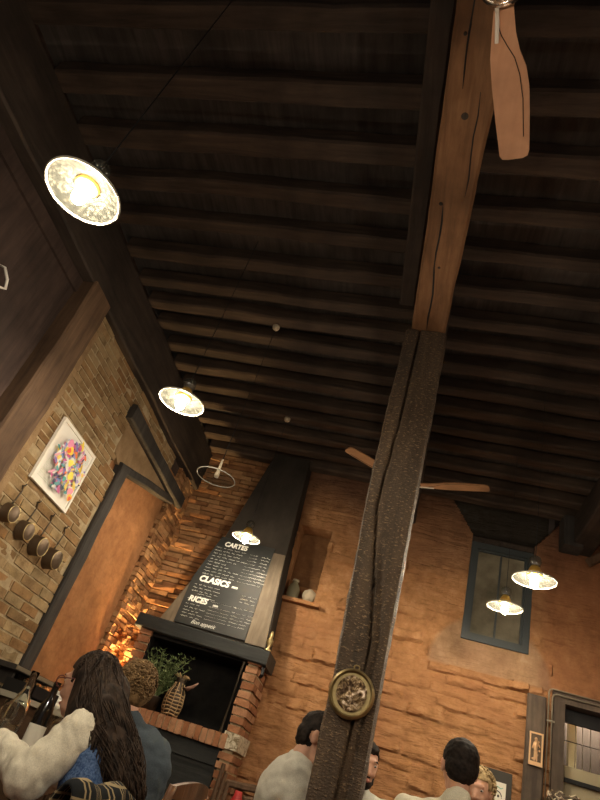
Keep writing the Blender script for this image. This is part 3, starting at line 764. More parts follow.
text_mesh('CLASICS', .075, hp(-1.84, 1.405), .0032, parent=cb_); text_mesh('mm', .035, hp(-1.53, 1.41), .001, parent=cb_)
text_mesh('RICES', .068, hp(-1.86, 1.215), .0026, parent=cb_); text_mesh('mm', .03, hp(-1.63, 1.215), .001, parent=cb_)
text_mesh('Bon appetit', .046, hp(-1.76, 1.035), -.0002, shear=.45, parent=cb_)
random.seed(5)
def scrib(bm, x0, x1, z, h):
    x = x0
    while x < x1:
        wl = random.uniform(.025, .07); pts = []; n = int(wl/.0045)+2
        for i in range(n):
            pts.append(hp(x + wl*i/n, z + h*random.uniform(-.1, 1.0)*(.6 if i % 2 else .35)))
        if len(pts) > 1: tube(bm, pts, .0012, seg=4)
        x += wl + .013
bm = NB()
rows = [1.745, 1.715, 1.685, 1.655, 1.625, 1.595, 1.565, 1.535, 1.505, 1.475]
for i, z in enumerate(rows):
    xl = -1.80 - (1.78-z)*.12; scrib(bm, xl, xl+random.uniform(.16, .30), z, .017)
    tube(bm, [hp(xl+.33, z+.002), hp(-1.43, z+.002)], .0007, seg=4)
    scrib(bm, -1.425, -1.40, z, .018); scrib(bm, -1.365, -1.345, z, .020); scrib(bm, -1.32, -1.29, z, .020)
obj('menu_lines', bm, M_chalk, cb_); bm = NB()
for z in (1.365, 1.335, 1.305): scrib(bm, -1.86, -1.64, z, .015); scrib(bm, -1.42, -1.30, z-.0, .018)
for z in (1.285, 1.262): scrib(bm, -1.80, -1.66, z, .013)
obj('menu_lines', bm, M_chalk, cb_); bm = NB()
for z in (1.25, 1.205, 1.175, 1.148, 1.122, 1.095):
    scrib(bm, -1.87, -1.73, z-.02, .014); tube(bm, [hp(-1.66, z), hp(-1.47, z)], .0008, seg=4); scrib(bm, -1.45, -1.42, z, .018); tube(bm, [hp(-1.41, z), hp(-1.37, z)], .0008, seg=4); scrib(bm, -1.36, -1.29, z, .017)
obj('menu_lines', bm, M_chalk, cb_)

# ------------------------------------------------------------------ niche objects
bm = NB(); bbox(bm, (-1.19, 5.40, H+1.515), (-.79, 5.69, H+1.545), jit=.003); struct('trim_2', bm, M_orange)
tj = thing('glass_jar', 'dark olive glass jar standing in the wall niche', 'jar', (-1.085, 5.56, H+1.545)); T = Matrix.Translation(tj.location)
bm = NB(); lathe(bm, [(.0001, 0), (.055, 0), (.062, .02), (.062, .12), (.045, .16), (.028, .175), (.028, .20)], 24, T); obj('body', bm, M_jar, tj, smooth=True)
bm = NB(); lathe(bm, [(.0001, .215), (.031, .212), (.033, .195), (.0001, .195)], 24, T); obj('lid', bm, M_gourd, tj, smooth=True)
tj = thing('stone_finial', 'round pale stoneware ball on a short foot in the wall niche', 'ornament', (-.92, 5.52, H+1.545)); T = Matrix.Translation(tj.location)
bm = NB(); lathe(bm, [(.0001, 0), (.032, 0), (.03, .012), (.018, .022), (.016, .035)], 24, T); obj('foot', bm, M_gourd, tj, smooth=True)
me = NB(); ball(me, V(tj.location)+V((0, 0, .082)), (.064, .064, .060)); me = bake(me, .006, 1); disp(me, lambda c: .006*noise.noise(c*30)); mobj('ball', me, M_gourd, tj)

# ------------------------------------------------------------------ window
wn = thing('window_1', '', ''); del wn['label']; del wn['category']; wn['kind'] = 'structure'
wn.location = (.73, 5.58, H+1.6); wn['_org'] = (.73, 5.58, H+1.6)
def framebars(bm, x0, x1, z0, z1, y0, y1, t):
    bbox(bm, (x0, y0, z0), (x0+t, y1, z1)); bbox(bm, (x1-t, y0, z0), (x1, y1, z1)); bbox(bm, (x0+t, y0, z0), (x1-t, y1, z0+t)); bbox(bm, (x0+t, y0, z1-t), (x1-t, y1, z1))
bm = NB(); framebars(bm, .452, 1.008, H+1.595, H+2.50, 5.50, 5.57, .055); framebars(bm, .505, .955, H+1.648, H+2.45, 5.53, 5.56, .018); bbox(bm, (.722, 5.54, H+1.65), (.738, 5.56, H+2.45)); obj('window_frame', bm, M_wframe, wn)
bm = NB(); bbox(bm, (.50, 5.562, H+1.64), (.96, 5.566, H+2.46)); obj('window_pane', bm, M_pane, wn)
bm = NB(); timber(bm, (.40, 5.57, H+2.54), (1.06, 5.57, H+2.54), .10, .07, jit=.003); struct('trim_3', bm, M_darkbeam)

# ------------------------------------------------------------------ door on the right
bm = NB(); timber(bm, (1.07, YB-.115, 0), (1.07, YB-.115, H+1.262), .145, .04, up=(0, 1, 0), jit=.004); tag(obj('door_upright', bm, M_door, org=(1.1, YB, 0), angle=40), 'wide brown timber upright left of the glazed door, carrying the small relief', 'post')
dr = thing('door_1', '', ''); del dr['label']; del dr['category']; dr['kind'] = 'structure'; dr.location = (1.3, 5.5, 0); dr['_org'] = (1.3, 5.5, 0)
bm = NB(); bbox(bm, (1.205, 5.42, 0), (1.295, 5.62, H+1.27), jit=.003); bbox(bm, (1.205, 5.42, H+1.265), (2.2, 5.62, H+1.345), jit=.003); bbox(bm, (2.1, 5.44, 0), (2.2, 5.62, H+1.33)); obj('door_frame', bm, M_door, dr)
bm = NB(); bbox(bm, (1.295, 5.56, H+1.165), (2.1, 5.60, H+1.27)); obj('transom_panel', bm, M_black, dr)
bm = NB(); bbox(bm, (1.325, 5.575, H+.86), (2.1, 5.581, H+1.17)); obj('glass_pane', bm, M_glass, dr)
bm = NB(); bbox(bm, (1.325, 5.54, H+.76), (2.1, 5.66, H+.855)); obj('door_sill', bm, M_sill, dr)
bm = NB(); bbox(bm, (1.325, 5.52, H+.745), (2.1, 5.56, H+.772)); obj('dark_ledge', bm, M_black, dr)
bm = NB(); bbox(bm, (1.325, 5.56, 0), (2.1, 5.62, H+.76)); obj('lower_panel', bm, M_sill, dr)
bm = NB(); bbox(bm, (1.595, 5.545, H+.86), (1.62, 5.60, H+1.17)); obj('mullion', bm, M_wframe, dr)
gt = thing('window_grille', 'black iron bars behind the glazed door on the right', 'grille', (1.7, 5.72, H+.85))
for k, x in enumerate((1.445, 1.50, 1.56, 1.66, 1.74, 1.82)):
    bm = NB(); tube(bm, [(x, 5.72, H+.84), (x, 5.72, H+1.28)], .005, seg=8); obj('bar', bm, M_conduit, gt)
bm = NB(); tube(bm, [(1.33, 5.72, H+1.06), (1.95, 5.72, H+1.06)], .005, seg=8); obj('cross_bar', bm, M_black, gt)
bm = NB(); bbox(bm, (1.415, 5.80, H+.6), (1.475, 5.86, H+1.34), col=(1, 1, 1)); tag(obj('outside_post', bm, M_paleout, org=(1.44, 5.83, H+.6)), 'cream painted post seen through the glazed door', 'post')
bm = NB(); x = 1.34; random.seed(3)
while x < 2.0:
    ball(bm, (x, 5.74, H+.868), (.022, .03, random.uniform(.01, .02)), seg=8, rings=6); x += .045
tag(obj('pebble_edging', bm, M_gourd, org=(1.6, 5.74, H+.86)), 'row of pale pebbles along the sill behind the door glass', 'pebbles')
bm = NB(); bbox(bm, (1.0, 6.15, 0), (2.6, 6.2, ZT)); bbox(bm, (1.15, 5.62, 0), (1.2, 6.2, ZT)); bbox(bm, (2.6, 5.62, 0), (2.65, 6.2, ZT)); struct('wall_outside', bm, M_outwall)
ol = thing('passage_fill_lamp', 'hanging bulb added to light the passage behind the glazed door', 'lamp', (1.62, 5.93, H+1.55))  # bulb added to brighten the post and wall behind the door glass
bm = NB(); ball(bm, (1.62, 5.93, H+1.55), .03); obj('bulb', bm, M_bulb, ol, smooth=True)
bm = NB(); tube(bm, [(1.62, 5.93, H+1.58), (1.62, 5.93, ZT)], .004, seg=6); obj('cord', bm, M_black, ol)
# conduits
for k, (dx, lab) in enumerate(((0, 'left'), (.028, 'right'))):
    bm = NB(); xx = 1.163+dx; zt = H+1.345-dx*1.2; yy = 5.40
    pts = [(xx, yy, .02), (xx, yy, zt-.03), (xx+.009, yy, zt-.009), (xx+.03, yy, zt), (2.5, yy, zt-.01)]
    tube(bm, pts, .0065, seg=8)
    t_ = thing('conduit_pipe', 'thin grey conduit running up and over the door frame, the %s of the pair' % lab, 'pipe', (xx, yy, .02), 'conduits round the door'); obj('pipe', bm, M_conduit, t_, smooth=True)
    if k == 0:
        bm = NB(); bbox(bm, (1.145, 5.386, H+1.10), (1.21, 5.395, H+1.112)); obj('pipe_clip', bm, M_conduit, t_)
# small relief plaque
rp_ = thing('relief_plaque', 'small coppery relief plaque with a standing figure on the door upright', 'wall decoration', (1.085, 5.41, H+.90))
bm = NB(); bbox(bm, (1.025, 5.352, H+.765), (1.125, 5.362, H+.99)); obj('back_plate', bm, M_copper, rp_)
mr = mat('copper gilt relief', (.62, .40, .22), .35, .7)
bm = NB(); framebars(bm, 1.025, 1.125, H+.765, H+.99, 5.340, 5.352, .011); bbox(bm, (1.036, 5.342, H+.775), (1.114, 5.352, H+.792)); obj('plaque_frame', bm, mr, rp_)
bm = NB(); ball(bm, (1.085, 5.403, H+.965), (.012, .01, .014)); cap(bm, (1.085, 5.403, H+.94), (1.083, 5.403, H+.89), .016, .013); cap(bm, (1.080, 5.403, H+.885), (1.076, 5.403, H+.82), .009, .006); cap(bm, (1.09, 5.403, H+.885), (1.094, 5.403, H+.82), .009, .006)
cap(bm, (1.072, 5.40, H+.94), (1.06, 5.40, H+.90), .006, .005); cap(bm, (1.098, 5.40, H+.94), (1.112, 5.40, H+.915), .006, .005)
for k in range(5): ball(bm, (1.055+random.uniform(0, .065), 5.405, H+.83+k*.03), (.009, .005, .008), seg=8, rings=6)
for v_ in bm.verts: v_.co += V((-.010, -.052, -.02))
mobj('figure', bake(bm, .003, 1), mr, rp_)
# dark board with white paper
nb_ = thing('notice_board', 'dark grey board on the terracotta wall behind the blond diner', 'notice board', (.80, 5.46, H+.5))
bm = NB(); bbox(bm, (.55, 5.425, H+.30), (.935, 5.445, H+.675)); obj('board', bm, mat('slate board', (.045, .04, .032), .7), nb_)
bm = NB(); bbox(bm, (.775, 5.420, H+.36), (.895, 5.4245, H+.60)); pp = obj('paper', bm, M_paper, nb_)
bm = NB()
tube(bm, [(0.833+.035*math.cos(t), 5.4185, H+.50+.042*math.sin(t)) for t in [2*PI*i/20 for i in range(20)]], .0035, seg=6, col=(.02, .02, .02))
ball(bm, (0.818, 5.4185, H+.51), (.007, .002, .009), col=(.02, .02, .02)); ball(bm, (0.843, 5.4185, H+.51), (.007, .002, .009), col=(.02, .02, .02))
tube(bm, [(0.803, 5.4185, H+.565), (0.828, 5.4185, H+.572), (0.858, 5.4185, H+.560), (0.873, 5.4185, H+.568)], .003, seg=6, col=(.15, .45, .35))
obj('drawing', bm, M_vc, pp)

# ------------------------------------------------------------------ picture on the left wall
pc = thing('framed_picture', 'white framed colourful abstract print on the left brick wall', 'picture', (XL+.03, 3.37, H+1.44))
y0, y1, z0, z1 = 3.075, 3.59, H+1.20, H+1.655; xf = XL+.026
bm = NB()
t = .022
for a, b in (((XL+.012, y0, z0), (xf+.008, y0+t, z1)), ((XL+.012, y1-t, z0), (xf+.008, y1, z1)), ((XL+.012, y0+t, z0), (xf+.008, y1-t, z0+t)), ((XL+.012, y0+t, z1-t), (xf+.008, y1-t, z1))): bbox(bm, a, b)
obj('picture_frame', bm, M_white, pc)
bm = NB(); bbox(bm, (XL+.012, y0+t, z0+t), (xf, y1-t, z1-t), col=(.78, .76, .70)); lay = [0]
def disc(cy, cz, ry, rz, col, rot=0, n=20, wav=0):
    lay[0] += 1; x = xf + .0006 + lay[0]*.00006; vs = []
    for i in range(n):
        a = 2*PI*i/n; k = 1 + wav*math.sin(3*a+cy*40)
        p, q = ry*k*math.cos(a), rz*k*math.sin(a)
        vs.append(bm.verts.new((x, cy + p*math.cos(rot)-q*math.sin(rot), cz + p*math.sin(rot)+q*math.cos(rot))))
    f = bm.faces.new(vs); paint(bm, [f], col)
random.seed(21)
pal = [(.75, .25, .42), (.55, .10, .28), (.85, .62, .05), (.8, .2, .05), (.25, .18, .5), (.10, .35, .35), (.45, .35, .6), (.8, .4, .5), (.2, .3, .6), (.75, .55, .1), (.05, .05, .1)]
for j in range(12):
    for i in range(16):
        yy = y0+.05+i*.013; zz = z0+.05+j*.013
        if random.random() < .8: disc(yy, zz, .0035, .0035, (.35, .45, .3), n=6)
        disc(y1-.05-i*.010, z1-.05-j*.010, .0028, .0028, (.25, .35, .4), n=6)
cy0, cz0 = (y0+y1)/2, (z0+z1)/2
for k in range(330):
    a = random.uniform(0, 2*PI); r = random.random()**.5
    yy = cy0 + r*math.cos(a)*.195; zz = cz0 + r*math.sin(a)*.172
    s = random.uniform(.007, .027); disc(yy, zz, s*random.uniform(.7, 1.9), s*random.uniform(.25, .8), random.choice(pal + [(.74, .72, .68)]*5), random.uniform(0, PI), wav=.12)
for (dy, dz, s, c) in ((-.12, .11, .035, (.78, .28, .45)), (-.085, .075, .035, (.85, .55, .05)), (-.1, .07, .022, (.75, .12, .04)), (.13, -.12, .035, (.8, .3, .4)), (.155, -.15, .03, (.85, .5, .05)), (.16, -.155, .018, (.75, .1, .04)), (.05, -.04, .035, (.88, .72, .08)), (-.02, .02, .03, (.88, .75, .1)), (.0, -.09, .022, (.05, .35, .3))): disc(cy0+dy, cz0+dz, s, s*.8, c, .4, wav=.1)
obj('print', bm, M_vc, pc)

# ------------------------------------------------------------------ pans
def make_pan(y, z, label, s=1.0, rail=.0):
    p = thing('saucepan', label, 'pan', (XL+.012, y, z), 'pans hung on the left wall'); T = Matrix.Translation(p.location) @ Matrix.Rotation(PI/2, 4, 'Y') @ Matrix.Scale(s, 4)
    bm = NB(); lathe(bm, [(.0001, .072), (.060, .074), (.066, .070), (.071, .004), (.0735, .0), (.069, .0), (.064, .066), (.0001, .068)], 36, T); obj('pan_body', bm, M_copper, p, angle=40)
    bm = NB(); lathe(bm, [(.0595, .0735), (.0635, .076), (.0665, .0715)], 36, T); obj('rolled_rim', bm, M_brass, p, smooth=True)
    b = V(p.location)
    bm = NB(); pts = [b+V((.010*s, 0, .066*s)), b+V((.014*s, .004, .11*s)), b+V((.02*s, .008, .19*s)), b+V((.0, .01, .235*s))]; tube(bm, pts, [.007, .006, .005, .007], seg=8, flat=.6)
    h = obj('handle', bm, M_iron, p, smooth=True)
    bm = NB(); tube(bm, [b+V((-.02, .01, .225*s)), b+V((.015, .01, .235*s)), b+V((.018, .01, .25*s))], .004, seg=6); obj('nail', bm, M_black, p)
for y, zr, s, lab in ((3.07, .95, .8, 'small copper pan on the brick wall, leftmost of the four'), (3.28, .93, .85, 'copper pan on the brick wall, second of the four from the left'), (3.48, .915, .92, 'copper pan on the brick wall, third of the four from the left'), (3.69, .91, .98, 'largest copper pan on the brick wall, nearest the black frame')):
    make_pan(y, H+zr, lab, s)
# bent wire hook at left edge
bm = NB(); tube(bm, [(XL-.03, 1.99, H+1.90), (XL+.03, 2.0, H+1.885), (XL+.05, 2.04, H+1.84), (XL+.04, 2.075, H+1.805), (XL+.02, 2.05, H+1.79), (XL+.01, 1.98, H+1.80)], .008, seg=8)
tag(obj('wall_hook', bm, M_white, org=(XL, 2.05, H+1.85), smooth=True), 'pale bent metal hook on the dark boards at the left edge', 'hook')

# ------------------------------------------------------------------ sideboard & things along the left wall
sb = thing('sideboard', 'low dark wooden sideboard against the left wall below the blocked opening', 'sideboard', (-2.2, 4.1, 0))
bm = NB(); bbox(bm, (-2.36, 3.55, H+.085), (-2.06, 4.95, H+.115)); obj('top', bm, mat('pale grey top', (.3, .28, .22), .5), sb)
bm = NB(); bbox(bm, (-2.34, 3.58, .06), (-2.09, 4.92, H+.085)); obj('cabinet', bm, M_table, sb)
for k in range(3):
    bm = NB(); bbox(bm, (-2.089, 3.61+k*.44, .12), (-2.072, 4.02+k*.44, H+.03)); d = obj('door', bm, M_table, sb)
    bm = NB(); ball(bm, (-2.06, 3.95+k*.44, .6), .014, seg=10, rings=8); obj('knob', bm, M_brass, d)
bm = NB()
for (y) in (3.6, 4.88): bbox(bm, (-2.33, y-.02, 0), (-2.1, y+.02, .06))
obj('plinth', bm, M_table, sb)
zs_ = H+.115
bs = thing('bottle_crate', 'small dark crate on the sideboard between the bottles and the cups', 'crate', (-2.17, 3.9, zs_))
bm = NB(); bbox(bm, (-2.28, 3.74, zs_), (-2.08, 4.08, zs_+.012)); 
for a, b in (((-2.28, 3.74), (-2.268, 4.08)), ((-2.092, 3.74), (-2.08, 4.08)), ((-2.28, 3.74), (-2.08, 3.752)), ((-2.28, 4.068), (-2.08, 4.08))): bbox(bm, (a[0], a[1], zs_), (b[0], b[1], zs_+.075))
obj('crate_body', bm, M_black, bs)
random.seed(9)
for k in range(5):
    t_ = thing('glass_tumbler', 'upturned glass tumbler in the dark crate on the sideboard', 'glass', (-2.18+.05*(k % 2), 3.79+.055*k, zs_+.013), 'tumblers in the crate')
    bm = NB(); lathe(bm, [(.026, 0), (.022, .08), (.0001, .083), (.0001, .079), (.019, .076), (.023, .001)], 16, Matrix.Translation(t_.location)); obj('glass_body', bm, M_glass, t_, smooth=True)
for k, (y, x, hgt) in enumerate(((4.18, -2.13, 4), (4.27, -2.14, 3), (4.36, -2.12, 4))):
    for j in range(hgt):
        bm = NB(); T = Matrix.Translation((x, y, zs_+.045*j*.5+.0)); lathe(bm, [(.0001, 0), (.02, 0), (.036, .02), (.038, .038), (.035, .037), (.018, .006), (.0001, .005)], 20, T)
        tag(obj('white_cup', bm, M_white, org=(x, y, zs_+.0225*j), smooth=True), 'white cup stacked on the sideboard, %s stack, %s from the bottom' % (('nearest', 'middle', 'farthest')[k], ('first', 'second', 'third', 'fourth')[j]), 'cup', 'white cups on the sideboard')
bm = NB(); bbox(bm, (-2.14, 4.12, zs_), (-2.06, 4.44, zs_+.0005))
bm.free()
lg = thing('wall_shelf', 'small black shelf on the left wall at the foot of the black frame', 'shelf', (XL+.05, 3.9, H+.20))
bm = NB(); bbox(bm, (XL+.02, 3.72, H+.235), (XL+.16, 4.32, H+.265)); obj('board', bm, M_darkv, lg)
bm = NB(); bbox(bm, (XL+.158, 3.72, H+.24), (XL+.165, 4.32, H+.262)); obj('edge_strip', bm, M_conduit, lg)
for y in (3.8, 4.24):
    bm = NB(); bbox(bm, (XL+.02, y-.015, H+.15), (XL+.12, y+.015, H+.236)); obj('bracket', bm, M_darkv, lg)

# warm spot lamp behind the diners, washing the corner brickwork from below
ul = thing('corner_uplight', 'small warm uplight standing near the fireplace corner', 'lamp', (-2.29, 5.33, 0))
bm = NB(); lathe(bm, [(.0001, 0), (.07, 0), (.07, .02), (.012, .03), (.01, H+.04), (.0001, H+.04)], 20, Matrix.Translation((-2.29, 5.33, 0))); obj('stand', bm, M_black, ul, smooth=True)
bm = NB(); lathe(bm, [(.012, H+.03), (.05, H+.05), (.058, H+.185), (.054, H+.185), (.046, H+.055), (.008, H+.035)], 24, Matrix.Translation((-2.29, 5.33, 0))); obj('lamp_cup', bm, M_black, ul, smooth=True)
bm = NB(); ball(bm, (-2.29, 5.33, H+.10), .034); obj('bulb', bm, mat('warm bulb', (1, .7, .4), .5, emit=(1, .62, .25), es=BULB*5.5), ul, smooth=True)

# ------------------------------------------------------------------ plant + pitcher on the hearth
pl = thing('potted_herb', 'leafy green herb plant on the hearth left of the woven pitcher', 'plant', (-1.86, 5.14, H+.335)); b0 = V(pl.location)
bm = NB(); lathe(bm, [(.0001, 0), (.05, 0), (.065, .10), (.07, .11), (.062, .11), (.05, .09), (.0001, .09)], 24, Matrix.Translation(b0)); obj('pot', bm, M_iron, pl, smooth=True)
bm = NB(); bl = NB(); random.seed(13)
for k in range(46):
    a = random.uniform(0, 2*PI); ln = random.uniform(.16, .40); sp = random.uniform(.05, .21)
    p = b0 + V((random.uniform(-.03, .03), random.uniform(-.03, .03), .09)); pts = [p]; n = 7
    for i in range(1, n+1):
        t = i/n; pts.append(p + V((math.cos(a)*sp*t**1.3, math.sin(a)*sp*.6*t**1.3 - .02*t, ln*t - .05*t*t)))
    tube(bm, pts, [.0025]*(n)+[.001], seg=5)
    for i in range(2, n+1):
        for s in range(4):
            aa = random.uniform(0, 2*PI); d = V((math.cos(aa), math.sin(aa), random.uniform(.0, .9))).normalized(); L = random.uniform(.025, .05); wd = L*.18
            x, y = frame_of(d); q = pts[i]; nb = d.cross(x)
            v1 = [bl.verts.new(q), bl.verts.new(q+d*L*.4+x*wd+nb*.002), bl.verts.new(q+d*L-nb*.004), bl.verts.new(q+d*L*.4-x*wd+nb*.002), bl.verts.new(q+d*L*.45-nb*.003)]
            bl.faces.new((v1[0], v1[1], v1[4])); bl.faces.new((v1[1], v1[2], v1[4])); bl.faces.new((v1[2], v1[3], v1[4])); bl.faces.new((v1[3], v1[0], v1[4]))
paint(bl, bl.faces, (1, 1, 1))
obj('stems', bm, M_leaf, pl); obj('foliage', bl, M_leaf, pl)
pj = thing('woven_pitcher', 'striped cane wrapped pitcher with a pointed spout on the hearth', 'pitcher', (-1.685, 5.14, H+.335)); b0 = V(pj.location)
T = Matrix.Translation(b0)
bm = NB(); lathe(bm, [(.0001, 0), (.055, 0), (.070, .04), (.074, .10), (.066, .17), (.045, .215), (.034, .24), (.042, .27), (.045, .285), (.036, .283), (.028, .24), (.0001, .22)], 28, T); obj('body', bm, M_iron, pj, smooth=True)
bm = NB()
for k in range(9):
    z = .018 + k*.024; r = [.064, .070, .074, .076, .074, .070, .063, .052, .040][k]
    tube(bm, [b0+V((r*math.cos(t), r*math.sin(t), z+.003*math.sin(4*t+k))) for t in [2*PI*i/28 for i in range(29)]], .0065, seg=6, cap=False)
for k in range(9):
    a = 2*PI*k/9; tube(bm, [b0+V((r*math.cos(a), r*math.sin(a), z)) for r, z in ((.06, .0), (.078, .06), (.079, .11), (.068, .18), (.045, .22), (.040, .25))], .004, seg=5)
obj('cane_wrapping', bm, M_wicker, pj, smooth=True)
bm = NB(); tube(bm, [b0+V((.03, 0, .215)), b0+V((.075, -.01, .225)), b0+V((.115, -.015, .25)), b0+V((.15, -.018, .285))], [.020, .017, .012, .005], seg=12); obj('spout', bm, mat('pink clay', (.26, .15, .11), .6), pj, smooth=True)
bm = NB(); random.seed(8)
for k in range(26):
    a = random.uniform(0, 2*PI); tube(bm, [b0+V((.03*math.cos(a), .03*math.sin(a), .27)), b0+V((.05*math.cos(a), .05*math.sin(a), .30+random.uniform(0, .02))), b0+V((.065*math.cos(a+.4), .065*math.sin(a+.4), .295))], .0035, seg=5)
obj('straw_tuft', bm, M_wicker, pj)

# firewood + red bottle near fireplace
random.seed(17)
for k in range(7):
    x = -1.02+random.uniform(0, .10)+.05*(k % 3); z = H-.30+.055*k
    bm = NB(); timber(bm, (x-.10, 4.98+.02*k, z), (x+.22, 5.2+random.uniform(-.1, .1), z+random.uniform(-.02, .05)), .06, .05, jit=.012, step=.04, seed=k)
    tag(obj('firewood_log', bm, M_brownv, org=(x, 5.05, z), angle=40), 'split log in the firewood pile right of the fireplace, %s from the bottom' % ords[k].replace('nearest', 'first'), 'log', 'firewood beside the fireplace')
bm = NB(); bbox(bm, (-1.16, 4.93, 0), (-.72, 5.42, H-.34)); tag(obj('firewood_box', bm, M_table, org=(-.95, 5.2, 0)), 'dark wooden chest holding the firewood right of the fireplace', 'chest')
for k in range(3):
    bm = NB(); x = -1.13+.035*k; timber(bm, (x, 4.95, 0), (x+.01, 5.02, H+.15-.05*k), .03, .03, up=(0, 1, 0), jit=.003); tag(obj('leaning_plank', bm, M_brownv, org=(x, 4.95, 0), angle=40), 'narrow brown plank leaning on the right brick pillar, %s of three' % ('tallest', 'middle', 'shortest')[k], 'plank', 'planks against the fireplace')
rb = thing('red_bottle', 'red bottle standing beside the firewood behind the man in light grey', 'bottle', (-.90, 4.72, 0))
bm = NB(); lathe(bm, [(.0001, 0), (.06, 0), (.06, H-.12), (.05, H-.06), (.028, H-.01), (.024, H+.02), (.0001, H+.02)], 24, Matrix.Translation(rb.location)); obj('body', bm, M_red, rb, smooth=True)

# ------------------------------------------------------------------ tables & tableware
def make_table(name, label, x0, x1, y0, y1, zt):
    t = thing(name, label, 'table', ((x0+x1)/2, (y0+y1)/2, 0))
    bm = NB(); bbox(bm, (x0, y0, zt-.03), (x1, y1, zt)); obj('tabletop', bm, M_table, t)
    for x in (x0+.06, x1-.06):
        for y in (y0+.06, y1-.06):
            bm = NB(); bbox(bm, (x-.025, y-.025, 0), (x+.025, y+.025, zt-.03)); obj('leg', bm, M_table, t)
    return t
ZTB = H-.125
make_table('dining_table', 'dark dining table with bottles in front of the woman at the lower left', -2.0, -1.30, 2.2, 3.5, ZTB)
make_table('dining_table', 'dark dining table between the four diners behind the timber post', -.15, .55, 3.45, 3.72, ZTB)
bt = thing('water_bottle', 'tall clear glass bottle on the table by the left wall', 'bottle', (-1.55, 2.74, ZTB)); T = Matrix.Translation(bt.location)
bm = NB(); lathe(bm, [(.0001, 0), (.036, 0), (.041, .012), (.042, .15), (.036, .19), (.018, .235), (.0155, .29), (.018, .30), (.018, .315), (.014, .315), (.013, .235), (.033, .185), (.038, .15), (.037, .014), (.0001, .008)], 32, T); obj('bottle_glass', bm, M_glass, bt, smooth=True)
bm = NB(); lathe(bm, [(.0001, .010), (.036, .014), (.037, .10), (.0001, .10)], 24, T); obj('water', bm, mat('water', (.9, .95, .95), .02, trans=1, ior=1.2), bt, smooth=True)
bt = thing('wine_bottle', 'dark wine bottle with a white label beside the clear bottle', 'bottle', (-1.46, 2.80, ZTB)); T = Matrix.Translation(bt.location)
bm = NB(); lathe(bm, [(.0001, 0), (.034, 0), (.037, .01), (.037, .175), (.031, .205), (.015, .235), (.0145, .285), (.0165, .29), (.0165, .305), (.0001, .305)], 32, T); obj('bottle_glass', bm, M_wine, bt, smooth=True)
bm = NB(); lathe(bm, [(.0376, .05), (.0376, .13)], 32, T); obj('paper_label', bm, M_paper, bt, smooth=True)
def plate(loc, r, label):
    bm = NB(); lathe(bm, [(.0001, 0), (r*.6, 0), (r, .016), (r*.99, .02), (r*.6, .006), (.0001, .005)], 36, Matrix.Translation(loc)); return tag(obj('dinner_plate', bm, M_white, org=loc, smooth=True), label, 'plate', 'plates on the left table')
plate((-1.50, 2.55, ZTB), .11, 'white plate on the left table in front of the woman'); plate((-1.72, 2.62, ZTB), .12, 'white plate on the left table beyond the clear bottle')
for q, lb in (((-1.62, 2.80, ZTB), 'wine glass on the left table beside the clear bottle'), ((-1.43, 2.92, ZTB), 'wine glass on the left table beyond the wine bottle')):
    t_ = thing('wine_glass', lb, 'glass', q, 'wine glasses on the left table'); T = Matrix.Translation(q)
    bm = NB(); lathe(bm, [(.0001, .092), (.02, .095), (.034, .12), (.036, .15), (.030, .185), (.0285, .185), (.034, .15), (.032, .12), (.018, .098), (.0001, .096)], 24, T); obj('bowl', bm, M_glass, t_, smooth=True)
    bm = NB(); lathe(bm, [(.0001, 0), (.033, .0), (.033, .003), (.004, .008), (.004, .094), (.0001, .094)], 20, T); obj('stem', bm, M_glass, t_, smooth=True)
me = NB(); 
for k in range(5): ball(me, (-1.40+.02*math.sin(k*2), 2.92+.03*k-.03, ZTB+.025), (.03, .035, .02))
me = bake(me, .006, 2); disp(me, lambda c: .008*noise.noise(c*25)); tag(mobj('red_napkin', me, fabric('red cloth', (.5, .07, .06)), org=(-1.4, 2.95, ZTB)), 'crumpled red napkin on the left table beside the wine bottle', 'napkin')
me = NB(); ball(me, (-1.60, 2.62, ZTB+.03), (.06, .05, .03)); ball(me, (-1.56, 2.66, ZTB+.035), (.04, .05, .03)); me = bake(me, .006, 2); disp(me, lambda c: .015*noise.noise(c*22)); tag(mobj('white_napkin', me, M_paper, org=(-1.6, 2.62, ZTB)), 'crumpled white napkin on the left table at the picture edge', 'napkin')

